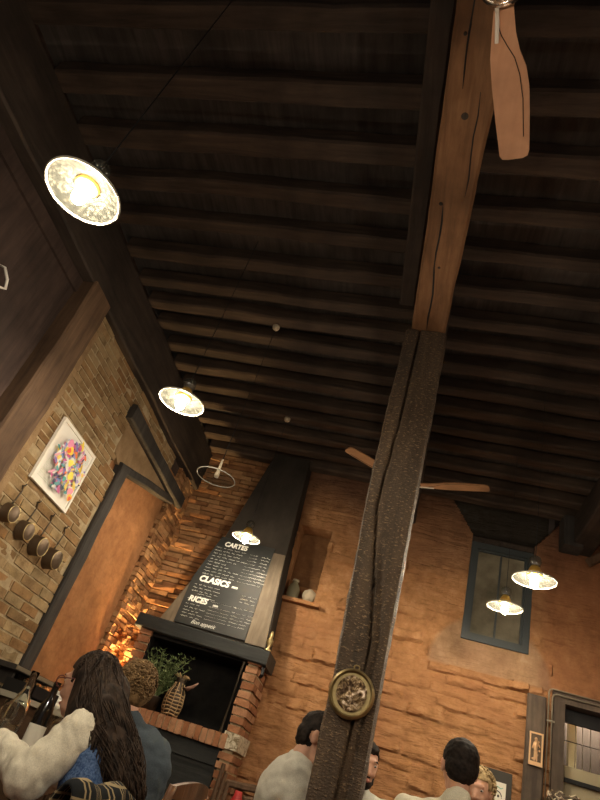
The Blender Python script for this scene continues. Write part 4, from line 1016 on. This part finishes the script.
# ------------------------------------------------------------------ chairs
def make_chair(x, y, ang, label, back=.80, wd=.40, lean=.06, rail=.075):
    c = thing('dining_chair', label, 'chair', (x, y, 0), 'wooden dining chairs'); A = Matrix.Translation((x, y, 0)) @ Matrix.Rotation(ang, 4, 'Z')      # chair faces local +Y
    def P(a, b, z): return A @ V((a, b, z))
    w2 = wd/2
    me = NB(); box(me, (0, 0, 0), (1, 1, 1)); me.free()
    bm = NB(); box(bm, P(0, 0, .445), (wd, .40, .03), M=A.to_3x3()); obj('seat', bm, M_chair, c)
    for s in (-1, 1):
        bm = NB(); tube(bm, [P(s*(w2-.03), .17, .43), P(s*(w2-.02), .18, 0)], [.018, .014], seg=10); obj('leg', bm, M_chair, c, smooth=True)
        bm = NB(); tube(bm, [P(s*(w2-.02), -.22, 0), P(s*(w2-.02), -.19, .44), P(s*(w2-.005), -.19-lean*.6, back-.15), P(s*(w2-.0), -.19-lean, back)], [.014, .018, .017, .016], seg=10); obj('leg', bm, M_chair, c, smooth=True)
    bm = NB(); n = 12; rg = []
    for i in range(n+1):
        t = -1+2*i/n; cv = -.035*(1-t*t); top = back + .035*(1-t*t)
        q = [P(t*w2, -.19-lean+cv-.010, back-rail), P(t*w2, -.19-lean+cv+.010, back-rail), P(t*w2, -.19-lean+cv+.010, top), P(t*w2, -.19-lean+cv-.010, top)]
        rg.append([bm.verts.new(p) for p in q])
    for a, b in zip(rg, rg[1:]):
        for k in range(4): bm.faces.new((a[k], a[(k+1) % 4], b[(k+1) % 4], b[k]))
    bm.faces.new(rg[0][::-1]); bm.faces.new(rg[-1]); paint(bm, bm.faces, (1, 1, 1)); bmesh.ops.recalc_face_normals(bm, faces=bm.faces)
    obj('top_rail', bm, M_chair, c, angle=40)
    for s in (-.5, 0, .5):
        bm = NB(); box(bm, P(s*w2, -.20-lean*.6-.022*(1-s*s), (back+.40)/2), (.035, .012, back-.5), M=A.to_3x3()); obj('back_slat', bm, M_chair, c)
    bm = NB()
    for s in (-1, 1): tube(bm, [P(s*(w2-.02), .17, .2), P(s*(w2-.02), -.2, .2)], .010, seg=8)
    obj('stretcher', bm, M_chair, c, smooth=True)
    return c
make_chair(-.99, 1.99, PI/2, 'wooden chair of the long haired woman with the plaid coat over its back', back=.74)
make_chair(-1.0, 2.93, PI/2-.1, 'wooden chair behind the man in the slate sweater, its back in view', back=.84, rail=.042)
make_chair(-.52, 3.30, -PI/2+.5, 'wooden chair of the man in light grey left of the post', back=.72)
make_chair(-.02, 4.02, PI, 'wooden chair of the bearded man behind the post', back=.72)
make_chair(.34, 3.22, 0, 'wooden chair of the dark haired man with his back turned', back=.74)
make_chair(.54, 4.10, PI, 'wooden chair of the blond person beyond the dark haired man', back=.72)
# plaid coat over the back of the woman's chair
bm = NB(); rg = []; n = 16; mm = 10
prof = [(.045, .36), (.050, .52), (.05, .66), (.045, .735), (.02, .775), (-.02, .78), (-.045, .735), (-.05, .66)]
for i in range(n+1):
    t = -1+2*i/n; row = []
    for j, (dx, z) in enumerate(prof):
        fold = .014*math.sin(t*9+j*.4) + .01*noise.noise(V((t*4, j*.5, 0)))
        row.append(bm.verts.new((-.745 + dx + (fold if dx > 0 else -fold*.3), 1.98 + t*.27, z + .015 + .02*(1-t*t) + (.012*math.sin(t*6) if 2 < j < 6 else 0))))
    rg.append(row)
for a, b in zip(rg, rg[1:]):
    for k in range(len(prof)-1): bm.faces.new((a[k], a[k+1], b[k+1], b[k]))
bmesh.ops.recalc_face_normals(bm, faces=bm.faces); bmesh.ops.solidify(bm, geom=bm.faces[:], thickness=.014)
me = bake(bm, None, 1, 1); tag(mobj('plaid_coat', me, M_plaid, org=(-.70, 2.25, .7)), 'black and cream plaid coat hung over the chair of the long haired woman', 'coat')

# ------------------------------------------------------------------ people
def frame_from(face, up=(0, 0, 1)):
    f = V(face).normalized(); u = V(up); r = f.cross(u).normalized(); u = r.cross(f).normalized()
    return Matrix((r, f, u)).transposed()          # local x right, y forward, z up
def head_prims(bm, c, M, s=1.0, beard=False):
    def P(x, y, z): return V(c) + M @ (V((x, y, z))*s)
    def E(p, r): ball(bm, P(*p), tuple(q*s for q in r), M=M)
    E((0, -.012, .030), (.076, .095, .085)); E((0, .030, -.010), (.066, .068, .080)); E((0, .040, -.070), (.050, .050, .040)); E((0, .062, -.093), (.024, .022, .018))
    E((0, .082, .030), (.050, .016, .014)); E((.030, .072, -.030), (.022, .022, .022)); E((-.030, .072, -.030), (.022, .022, .022))
    cap(bm, P(0, .092, .012), P(0, .112, -.030), .008*s, .013*s); E((.012, .098, -.034), (.008, .010, .007)); E((-.012, .098, -.034), (.008, .010, .007))
    E((0, .086, -.060), (.022, .012, .007)); E((0, .084, -.070), (.019, .012, .007))
    for sg in (-1, 1):
        E((sg*.078, -.004, -.008), (.009, .018, .030)); E((sg*.084, -.010, .006), (.007, .014, .018)); E((sg*.033, .081, -.002+.012), (.014, .008, .009))
    cap(bm, P(0, -.022, -.055), P(0, -.030, -.14), .052*s, .055*s)
def face_parts(c, M, root, s=1.0):
    def P(x, y, z): return V(c) + M @ (V((x, y, z))*s)
    for sg in (-1, 1):
        bm = NB(); ball(bm, P(sg*.032, .0805, .010), (.0115*s, .0115*s, .0075*s), seg=12, rings=8); e = obj('eye', bm, M_eye, root, smooth=True)
        bm = NB(); ball(bm, P(sg*.032, .0895, .009), (.0050*s, .0035*s, .0050*s), M=M, seg=10, rings=6); obj('iris', bm, M_iris, e, smooth=True)
    bm = NB(); ball(bm, P(0, .0965, -.065), (.021*s, .006*s, .008*s), M=M, seg=12, rings=8); obj('lips', bm, M_lip, root, smooth=True)
def hand_prims(bm, wrist, d, up, s=1.0, curl=.5, side=1):
    d = V(d).normalized(); up = V(up); x = d.cross(up).normalized()*side; n = x.cross(d).normalized()*side
    w_ = V(wrist); pc_ = w_ + d*.045*s
    ball(bm, pc_, (.040*s, .048*s, .016*s), M=Matrix((x, d, n)).transposed())
    for k, (o, L) in enumerate(((-.030, .066), (-.010, .078), (.010, .073), (.028, .058))):
        p = w_ + d*.078*s + x*o*s; dd = d.copy(); r = .0085*s
        for j in range(3):
            q = p + dd*L*s*(.45, .30, .25)[j]; cap(bm, p, q, r, r*.9); p = q; r *= .9; dd = (dd - n*curl).normalized()
    p = w_ + d*.025*s - x*.032*s; q = p + (d*.6 - x*.6 - n*.3).normalized()*.035*s; cap(bm, p, q, .011*s, .0095*s); cap(bm, q, q + (d*.9 - x*.1 - n*.3).normalized()*.030*s, .0095*s, .008*s)
def person(label, root, head, face, J, top, trousers, hair_fn, s=1.0, sleeve='long', up=(0, 0, 1), face_on=True, sleeves_mat=None, w=1.0):
    r = thing('person', label, 'person', root)
    M = frame_from(face, up)
    bm = NB(); head_prims(bm, head, M, s)
    nb = V(head) + M @ V((0, -.03, -.13))*s; ch = V(J['chest']); pe = V(J['pelvis'])
    cap(bm, nb, ch + (V(J['shL'])+V(J['shR'])-2*ch)*.35, .052*s, .065*s)
    cap(bm, ch, pe, .10*w, .11*w)
    for sd in 'LR':
        sh, el, ha = V(J['sh'+sd]), V(J['el'+sd]), V(J['ha'+sd]); cap(bm, ch, sh, .06, .045); cap(bm, sh, el, .042, .035); cap(bm, el, ha, .034, .024)
        hand_prims(bm, ha, (ha-el), (0, 0, 1), s=.95, curl=.55, side=1 if sd == 'L' else -1)
        kn, ft = V(J['kn'+sd]), V(J['ft'+sd]); hp_ = pe + (V(J['sh'+sd])-ch).normalized()*.09; hp_.z = pe.z-.02
        cap(bm, hp_, kn, .070, .050); cap(bm, kn, ft, .048, .034); fd = (kn-hp_); fd.z = 0; fd.normalize(); cap(bm, ft + V((0, 0, -.01)), ft + fd*.14 + V((0, 0, -.02)), .036, .028)
    me = bake(bm, .0065, 2); mobj('body', me, M_skin, r)
    # top
    bm = NB(); u = (ch-pe).normalized(); sx = (V(J['shL'])-V(J['shR'])).normalized(); fr = sx.cross(u).normalized(); MM = Matrix((sx, fr, u)).transposed()
    ball(bm, ch, (.185*w, .125*w, .17), M=MM, seg=28, rings=18); ball(bm, ch*.5+pe*.5, (.165*w, .122*w, .20), M=MM, seg=28, rings=18); ball(bm, pe, (.175*w, .135*w, .14), M=MM, seg=28, rings=18)
    cap(bm, nb*.45+ch*.55 + u*.02, nb + u*.004, .088, .061*s)
    sbm = NB() if sleeves_mat else bm
    for sd in 'LR':
        sh, el, ha = V(J['sh'+sd]), V(J['el'+sd]), V(J['ha'+sd])
        cap(bm, ch + u*.07, sh, .090, .060 if sleeves_mat else .068)
        if sleeve == 'long':
            k_ = 1.2 if sleeves_mat else 1.0
            cap(sbm, sh, el, .066*k_, .056*k_); cap(sbm, sh, ch.lerp(sh, .55)+u*.045, .072, .075) if sleeves_mat else None; cap(sbm, el, el.lerp(ha, .92), .055*k_, .036*k_)
        else: cap(sbm, sh, sh.lerp(el, .62), .066, .060)
    me = bake(bm, .0085, 5)
    f1 = lambda c: .010*noise.noise(V((c.x*9, c.y*9, c.z*14))) + .004*noise.noise(V((c.x*26, c.y*26, c.z*34)))
    disp(me, f1); g_ = mobj('top', me, top, r)
    if sleeves_mat:
        me = bake(sbm, .0085, 4); disp(me, lambda c: .010*noise.noise(V((c.x*10, c.y*14, c.z*10))) - .005*max(0, 1-abs(noise.noise(V((c.x*13+c.z*6, c.y*9, c.z*9+c.x*5))))*5) + .006*noise.noise(V((c.x*28, c.y*28, c.z*28)))); mobj('sleeves', me, sleeves_mat, r)
    bm = NB()
    for sd in 'LR':
        kn, ft = V(J['kn'+sd]), V(J['ft'+sd]); hp_ = pe + (V(J['sh'+sd])-ch).normalized()*.09; hp_.z = pe.z-.02
        cap(bm, hp_, kn, .090, .066); cap(bm, kn, kn.lerp(ft, .93), .062, .050)
    ball(bm, pe-u*.05, (.170*w, .135*w, .11), M=MM)
    me = bake(bm, .011, 3); mobj('trousers', me, trousers, r)
    bm = NB()
    for sd in 'LR':
        kn, ft = V(J['kn'+sd]), V(J['ft'+sd]); fd = (kn-pe); fd.z = 0; fd.normalize(); cap(bm, ft + V((0, 0, -.012)), ft + fd*.15 + V((0, 0, -.022)), .044, .034)
    me = bake(bm, .009, 2); mobj('shoes', me, M_coat, r)
    if face_on: face_parts(head, M, r, s)
    hair_fn(V(head), M, r, s)
    return r
def legs(pe, f, kz=.50):
    f = V(f).normalized(); sx = V((f.y, -f.x, 0)); d = {}
    for sd, k in (('L', -1), ('R', 1)):
        kn = V(pe) + f*.42 + sx*k*.11; kn.z = kz; ft = kn + f*.02; ft.z = .055; d['kn'+sd] = tuple(kn); d['ft'+sd] = tuple(ft)
    return d
def hair_short(mt, amp=.004, fr=60, back=-.055, top=.012, fade=True, beard=False, low=-.045):
    def fn(c, M, r, s):
        def P(x, y, z): return c + M @ (V((x, y, z))*s)
        bm = NB(); ball(bm, P(0, -.018, .040), (.083*s, .100*s, .088*s), M=M, seg=28, rings=20); ball(bm, P(0, -.045, .0), (.078*s, .070*s, .075*s), M=M); ball(bm, P(0, -.052, low+.01), (.060*s, .052*s, .04*s), M=M)
        ball(bm, P(0, .045, .085), (.055*s, .040*s, .030*s), M=M)
        me = bake(bm, .0055, 2)
        Mi = M.inverted()
        for v in me.vertices:          # clear the face: push anything forward of the hairline inside the head
            l = Mi @ (v.co - c)
            if l.y > .045*s and l.z < .062*s: v.co = c + M @ V((l.x*.75, min(l.y, .04*s), l.z*.9))
            elif l.y > .012 and l.z < .05: v.co = c + M @ V((l.x*.84, l.y*.7, l.z))
            elif l.z < .012 and abs(l.x) > .06 and l.y > -.035: v.co = c + M @ V((l.x*.84, l.y, l.z))
        me.update(); disp(me, lambda q: amp*noise.noise(q*fr)+amp*.6*noise.noise(q*fr*2.3)); mobj('hair', me, mt, r)
        if beard:
            bm = NB(); ball(bm, P(0, .045, -.083), (.053*s, .052*s, .034*s), M=M); ball(bm, P(0, .089, -.047), (.024*s, .012*s, .005*s), M=M)
            for sg in (-1, 1): cap(bm, P(sg*.060, .018, -.02), P(sg*.045, .045, -.075), .013*s, .018*s)
            me = bake(bm, .0045, 1); disp(me, lambda q: .002*noise.noise(q*150)); mobj('beard', me, mt, r)
        bm = NB()
        for sg in (-1, 1): tube(bm, [P(sg*.016, .093, .030), P(sg*.032, .096, .034), P(sg*.048, .086, .028)], [.0025, .004, .002], seg=6)
        obj('eyebrows', bm, mt, r, smooth=True)
    return fn
def hair_curly(mt, n=300, R_=.098, cl=.018, face_gap=.03):
    def fn(c, M, r, s):
        def P(x, y, z): return c + M @ (V((x, y, z))*s)
        bm = NB(); ball(bm, P(0, -.020, .045), (.085*s, .100*s, .085*s), M=M); ball(bm, P(0, -.05, -.005), (.080*s, .066*s, .08*s), M=M); me = bake(bm, .007, 2); 
        Mi = M.inverted()
        for v in me.vertices:
            l = Mi @ (v.co - c)
            if l.y > .04*s and l.z < .06*s: v.co = c + M @ V((l.x*.75, min(l.y, .04*s), l.z*.9))
        me.update(); hd = mobj('hair', me, mt, r)
        bm = NB(); rnd = random.Random(4)
        for k in range(n):
            while True:
                d = V((rnd.gauss(0, 1), rnd.gauss(0, 1), rnd.gauss(0, 1))).normalized()
                if (d.y < .35 or d.z > .55) and d.z > -.75: break
            p = P(d.x*.084, -.025+d.y*.096, .035+d.z*.088*(1 if d.z > 0 else 1.1)); x, y = frame_of(M @ d); pts = []; ph = rnd.uniform(0, 6)
            q = cl*rnd.uniform(.5, 1.0)
            for i in range(9):
                a = ph + i*.8; pts.append(p + (M @ d)*(.002*i) + (x*math.cos(a) + y*math.sin(a))*q*.55 + x*(i-4)*.0015)
            tube(bm, pts, [.002]+[.0042]*7+[.0015], seg=5)
        obj('curls', bm, mt, hd, smooth=True)
    return fn
def hair_long(c, M, r, s):
    Mi = M.inverted()
    bm = NB(); def_P = lambda x, y, z: c + M @ (V((x, y, z))*s)
    ball(bm, def_P(0, -.018, .040), (.084, .102, .088), M=M, seg=28, rings=20)
    for sg in (-1, 1): cap(bm, def_P(sg*.068, -.016, .03), def_P(sg*.068, -.040, -.12), .028, .036)
    # mass down the back towards the camera side
    path = [(V((-1.05, 2.34, H+.20)), .100, .095), (V((-.98, 2.28, H+.12)), .112, .085), (V((-.89, 2.27, H+.03)), .128, .070), (V((-.815, 2.27, H-.06)), .140, .06), (V((-.775, 2.28, H-.13)), .115, .04)]
    for (p, a, b), (p2, a2, b2) in zip(path, path[1:]):
        for k in range(5):
            t = k/5; q = p.lerp(p2, t); ball(bm, q, ((b+(b2-b)*t), (a+(a2-a)*t), .05), seg=16, rings=10)
    me = bake(bm, .009, 3)
    for v in me.vertices:
        l = Mi @ (v.co - c)
        if l.y > .035 and l.z < .055 and l.z > -.16: v.co = c + M @ V((l.x*.7, .02, l.z*.9))
    me.update(); disp(me, lambda q: .007*noise.noise(V((q.x*45, q.y*45, q.z*7)))); hd = mobj('hair', me, M_hdark, r)
    bm = NB(); rnd = random.Random(2)
    for k in range(1300):
        a = rnd.uniform(-2.9, 2.9); el = rnd.uniform(.1, 1.35)
        d = V((math.sin(a)*math.cos(el), -math.cos(a)*math.cos(el), math.sin(el)))
        if d.y > .35 and el < .9: continue
        st = c + M @ V((d.x*.084, -.018+d.y*.102, .040+d.z*.090))
        rad = V((rnd.gauss(0, .55), rnd.gauss(0, .6), 0)); L = rnd.uniform(.55, 1.0); pts = [st]; ph = rnd.uniform(0, 6); amp = rnd.uniform(.008, .024)
        side = d.x
        for i in range(1, 15):
            t = i/14*L; f = t*(len(path)-1); i0 = min(int(f), len(path)-2); ff = f-i0
            p = path[i0][0].lerp(path[i0+1][0], ff); wa = path[i0][1]+(path[i0+1][1]-path[i0][1])*ff; wb = path[i0][2]+(path[i0+1][2]-path[i0][2])*ff
            q = p + V((abs(math.cos(ph))*wb*1.03*(1 if rnd else 1) if True else 0, max(-1, min(1, rad.y*1.2-side*.35))*wa*.98, 0))
            q.x -= abs(max(-1, min(1, rad.y*1.2-side*.35)))**2*wb*.9
            q += V((math.sin(i*.9+ph)*amp, math.cos(i*.8+ph*2)*amp, 0))
            wgt = min(1, t*3.2); pts.append(st.lerp(q, wgt) if wgt < 1 else q)
        tube(bm, pts, [.0015]+[.0024]*(len(pts)-3)+[.002, .0006], seg=4)
    obj('strands', bm, M_hdark, hd, smooth=True)
    bm = NB()
    for sg in (-1, 1): tube(bm, [def_P(sg*.016, .093, .030), def_P(sg*.032, .096, .034), def_P(sg*.048, .086, .028)], [.0025, .004, .002], seg=6)
    obj('eyebrows', bm, M_hdark, r, smooth=True)

# woman with long hair, facing left across the table
fW = V((-.95, .26, -.12)); hW = (-1.10, 2.34, H+.165)
J = dict(chest=(-.90, 2.26, H-.07), pelvis=(-.86, 2.22, .56), shL=(-.98, 2.17, H+.015), shR=(-1.0, 2.46, H+.03), elL=(-1.05, 2.09, H-.135), elR=(-1.22, 2.56, H-.14), haL=(-1.31, 2.28, H-.075), haR=(-1.44, 2.50, H-.09), **legs((-.90, 2.27, .56), (-1, 0, 0)))
W_ = person('long haired woman in cream sleeves and blue knit vest, seated at the left table', (-.9, 2.27, 0), hW, fW, J, M_bluek, M_jeans, hair_long, s=.97, sleeves_mat=M_cream, up=(-.15, 0, 1), w=.88)
Mw = frame_from(fW, (-.15, 0, 1)); gl = NB()
def PW_(x, y, z): return V(hW) + Mw @ V((x, y, z))
for sg in (-1, 1):
    tube(gl, [PW_(sg*.034+.024*math.cos(t), .104, .006+.020*math.sin(t)) for t in [2*PI*i/20 for i in range(21)]], .0022, seg=6, cap=False)
    tube(gl, [PW_(sg*.058, .102, .010), PW_(sg*.076, .07, .012), PW_(sg*.082, .0, .012)], .002, seg=6)
tube(gl, [PW_(-.010, .105, .012), PW_(0, .110, .015), PW_(.010, .105, .012)], .002, seg=6)
tag(obj('eyeglasses', gl, mat('dark red frame', (.10, .015, .015), .3), org=hW, smooth=True), 'dark red rimmed eyeglasses worn by the long haired woman', 'eyeglasses')
# man in slate sweater
J = dict(chest=(-1.04, 2.95, H-.03), pelvis=(-1.0, 2.93, .56), shL=(-1.19, 2.86, H+.045), shR=(-.99, 3.04, H+.055), elL=(-1.33, 2.90, H-.13), elR=(-.98, 3.20, H-.16), haL=(-1.42, 3.08, H-.09), haR=(-1.23, 3.28, H-.09), **legs((-1.0, 2.93, .56), (-1, .35, 0)))
person('person with curly light brown hair in a slate blue sweater, back turned', (-1.0, 2.93, 0), (-1.165, 2.92, H+.25), (-.72, .70, -.1), J, M_slate, M_jeans, hair_curly(M_hcurl, 420), s=.92, w=.95)
# man A: light grey, hunched, left of post
J = dict(chest=(-.41, 3.21, H+.06), pelvis=(-.52, 3.28, .56), shL=(-.37, 3.35, H+.15), shR=(-.355, 3.07, H+.145), elL=(-.22, 3.46, H-.10), elR=(-.28, 3.04, H-.14), haL=(-.04, 3.56, H-.09), haR=(-.07, 3.50, H-.09), **legs((-.56, 3.30, .56), (.9, .45, 0)))
person('dark haired man in a light grey shirt hunched beside the left of the timber post', (-.56, 3.3, 0), (-.305, 3.12, H+.29), (.95, -.10, -.35), J, M_greyt, M_jeans, hair_short(M_hblack), s=.96, up=(.1, .1, 1))
# man B: bearded, behind post
J = dict(chest=(-.04, 3.90, H+.03), pelvis=(-.02, 4.0, .56), shL=(.13, 3.84, H+.125), shR=(-.22, 3.84, H+.12), elL=(.24, 3.76, H-.14), elR=(-.30, 3.72, H-.14), haL=(.12, 3.62, H-.09), haR=(-.14, 3.62, H-.09), **legs((-.02, 4.0, .56), (0, -1, 0)))
person('bearded man in a grey t-shirt half hidden behind the timber post', (-.02, 4.0, 0), (-.108, 3.76, H+.312), (.42, -.9, -.15), J, M_greyb, M_jeans, hair_short(M_hblack, beard=True), s=.96, sleeve='short')
# man C: back of head
J = dict(chest=(.30, 3.25, H+.06), pelvis=(.34, 3.20, .56), shL=(.13, 3.26, H+.14), shR=(.49, 3.25, H+.12), elL=(.04, 3.42, H-.08), elR=(.56, 3.42, H-.08), haL=(.14, 3.54, H-.09), haR=(.46, 3.54, H-.09), **legs((.34, 3.20, .56), (0, 1, 0)))
person('man with short dark hair in a cream t-shirt, back turned, right of the post', (.34, 3.2, 0), (.33, 3.25, H+.365), (-.12, 1, -.08), J, M_creamt, M_jeans, hair_short(M_hblack, amp=.003), s=.97, sleeve='short')
# person D: blond
J = dict(chest=(.56, 4.03, H+.07), pelvis=(.54, 4.08, .56), shL=(.73, 4.0, H+.15), shR=(.39, 4.0, H+.15), elL=(.74, 3.86, H-.07), elR=(.37, 3.86, H-.07), haL=(.52, 3.66, H-.09), haR=(.42, 3.66, H-.09), **legs((.54, 4.08, .56), (0, -1, 0)))
person('blond curly haired person facing the viewer beyond the dark haired man', (.54, 4.08, 0), (.505, 3.93, H+.360), (-.25, -.95, -.1), J, M_pink, M_jeans, hair_curly(M_hblond, 260), s=.93)

# wicker basket on a cabinet at the lower right, dark coat on a stand
cbt = thing('side_cabinet', 'dark cabinet in front of the glazed door under the wicker basket', 'cabinet', (1.22, 5.0, 0))
bm = NB(); bbox(bm, (1.02, 4.85, .05), (1.42, 5.15, H+.44)); obj('body', bm, M_table, cbt)
bm = NB(); bbox(bm, (1.0, 4.83, H+.44), (1.44, 5.17, H+.465)); obj('top', bm, M_table, cbt)
bm = NB(); bbox(bm, (1.04, 4.838, .1), (1.21, 4.85, H+.40)); d = obj('door', bm, M_table, cbt); bm = NB(); ball(bm, (1.19, 4.832, .75), .012, seg=10, rings=8); obj('knob', bm, M_brass, d)
bm = NB(); bbox(bm, (1.05, 4.87, 0), (1.39, 5.13, .05)); obj('plinth', bm, M_table, cbt)
bk = thing('wicker_basket', 'round pale and dark wicker basket at the lower right before the glazed door', 'basket', (1.20, 5.0, H+.465)); b0 = V(bk.location); random.seed(6)
bm = NB(); lathe(bm, [(.0001, 0), (.08, 0), (.10, .05), (.105, .11), (.098, .11), (.08, .02), (.0001, .01)], 24, Matrix.Translation(b0)); obj('basket_body', bm, M_iron, bk, smooth=True)
bm = NB()
for k in range(150):
    a = random.uniform(0, 2*PI); z = random.uniform(.01, .125); r = .098+.01*random.random()
    c = random.choice([(.5, .42, .3), (.7, .62, .48), (.12, .09, .06), (.3, .22, .14)])
    tube(bm, [b0+V((r*math.cos(a+t), r*math.sin(a+t), z+.010*math.sin(t*9+k))) for t in (0, .15, .3, .45)], .005, seg=5, col=c)
obj('basket_weave', bm, M_vc, bk)
cs = thing('coat_stand', 'slim black coat stand at the lower right edge', 'coat stand', (1.72, 5.1, 0))
bm = NB(); tube(bm, [(1.72, 5.1, .02), (1.72, 5.1, H+.86)], .014, seg=10); obj('pole', bm, M_black, cs, smooth=True)
bm = NB(); lathe(bm, [(.0001, 0), (.18, 0), (.18, .015), (.02, .03), (.0001, .03)], 28, Matrix.Translation((1.72, 5.1, 0))); obj('base', bm, M_black, cs, smooth=True)
bm = NB(); tube(bm, [(1.72, 5.1, H+.72), (1.68, 5.06, H+.76), (1.66, 5.04, H+.80)], .009, seg=8); obj('hook', bm, M_black, cs, smooth=True)
bm = NB(); cap(bm, (1.64, 5.0, H+.70), (1.62, 5.0, H+.1), .055, .13); cap(bm, (1.60, 4.98, H+.66), (1.52, 4.98, H+.2), .045, .05); me = bake(bm, .012, 4); disp(me, lambda c: .02*noise.noise(V((c.x*14, c.y*14, c.z*4))))
tag(mobj('black_coat', me, M_coat, org=(1.64, 5.0, H+.7)), 'black coat hanging on the coat stand at the lower right edge', 'coat')

for o in bpy.data.objects:
    if '_org' in o: del o['_org']
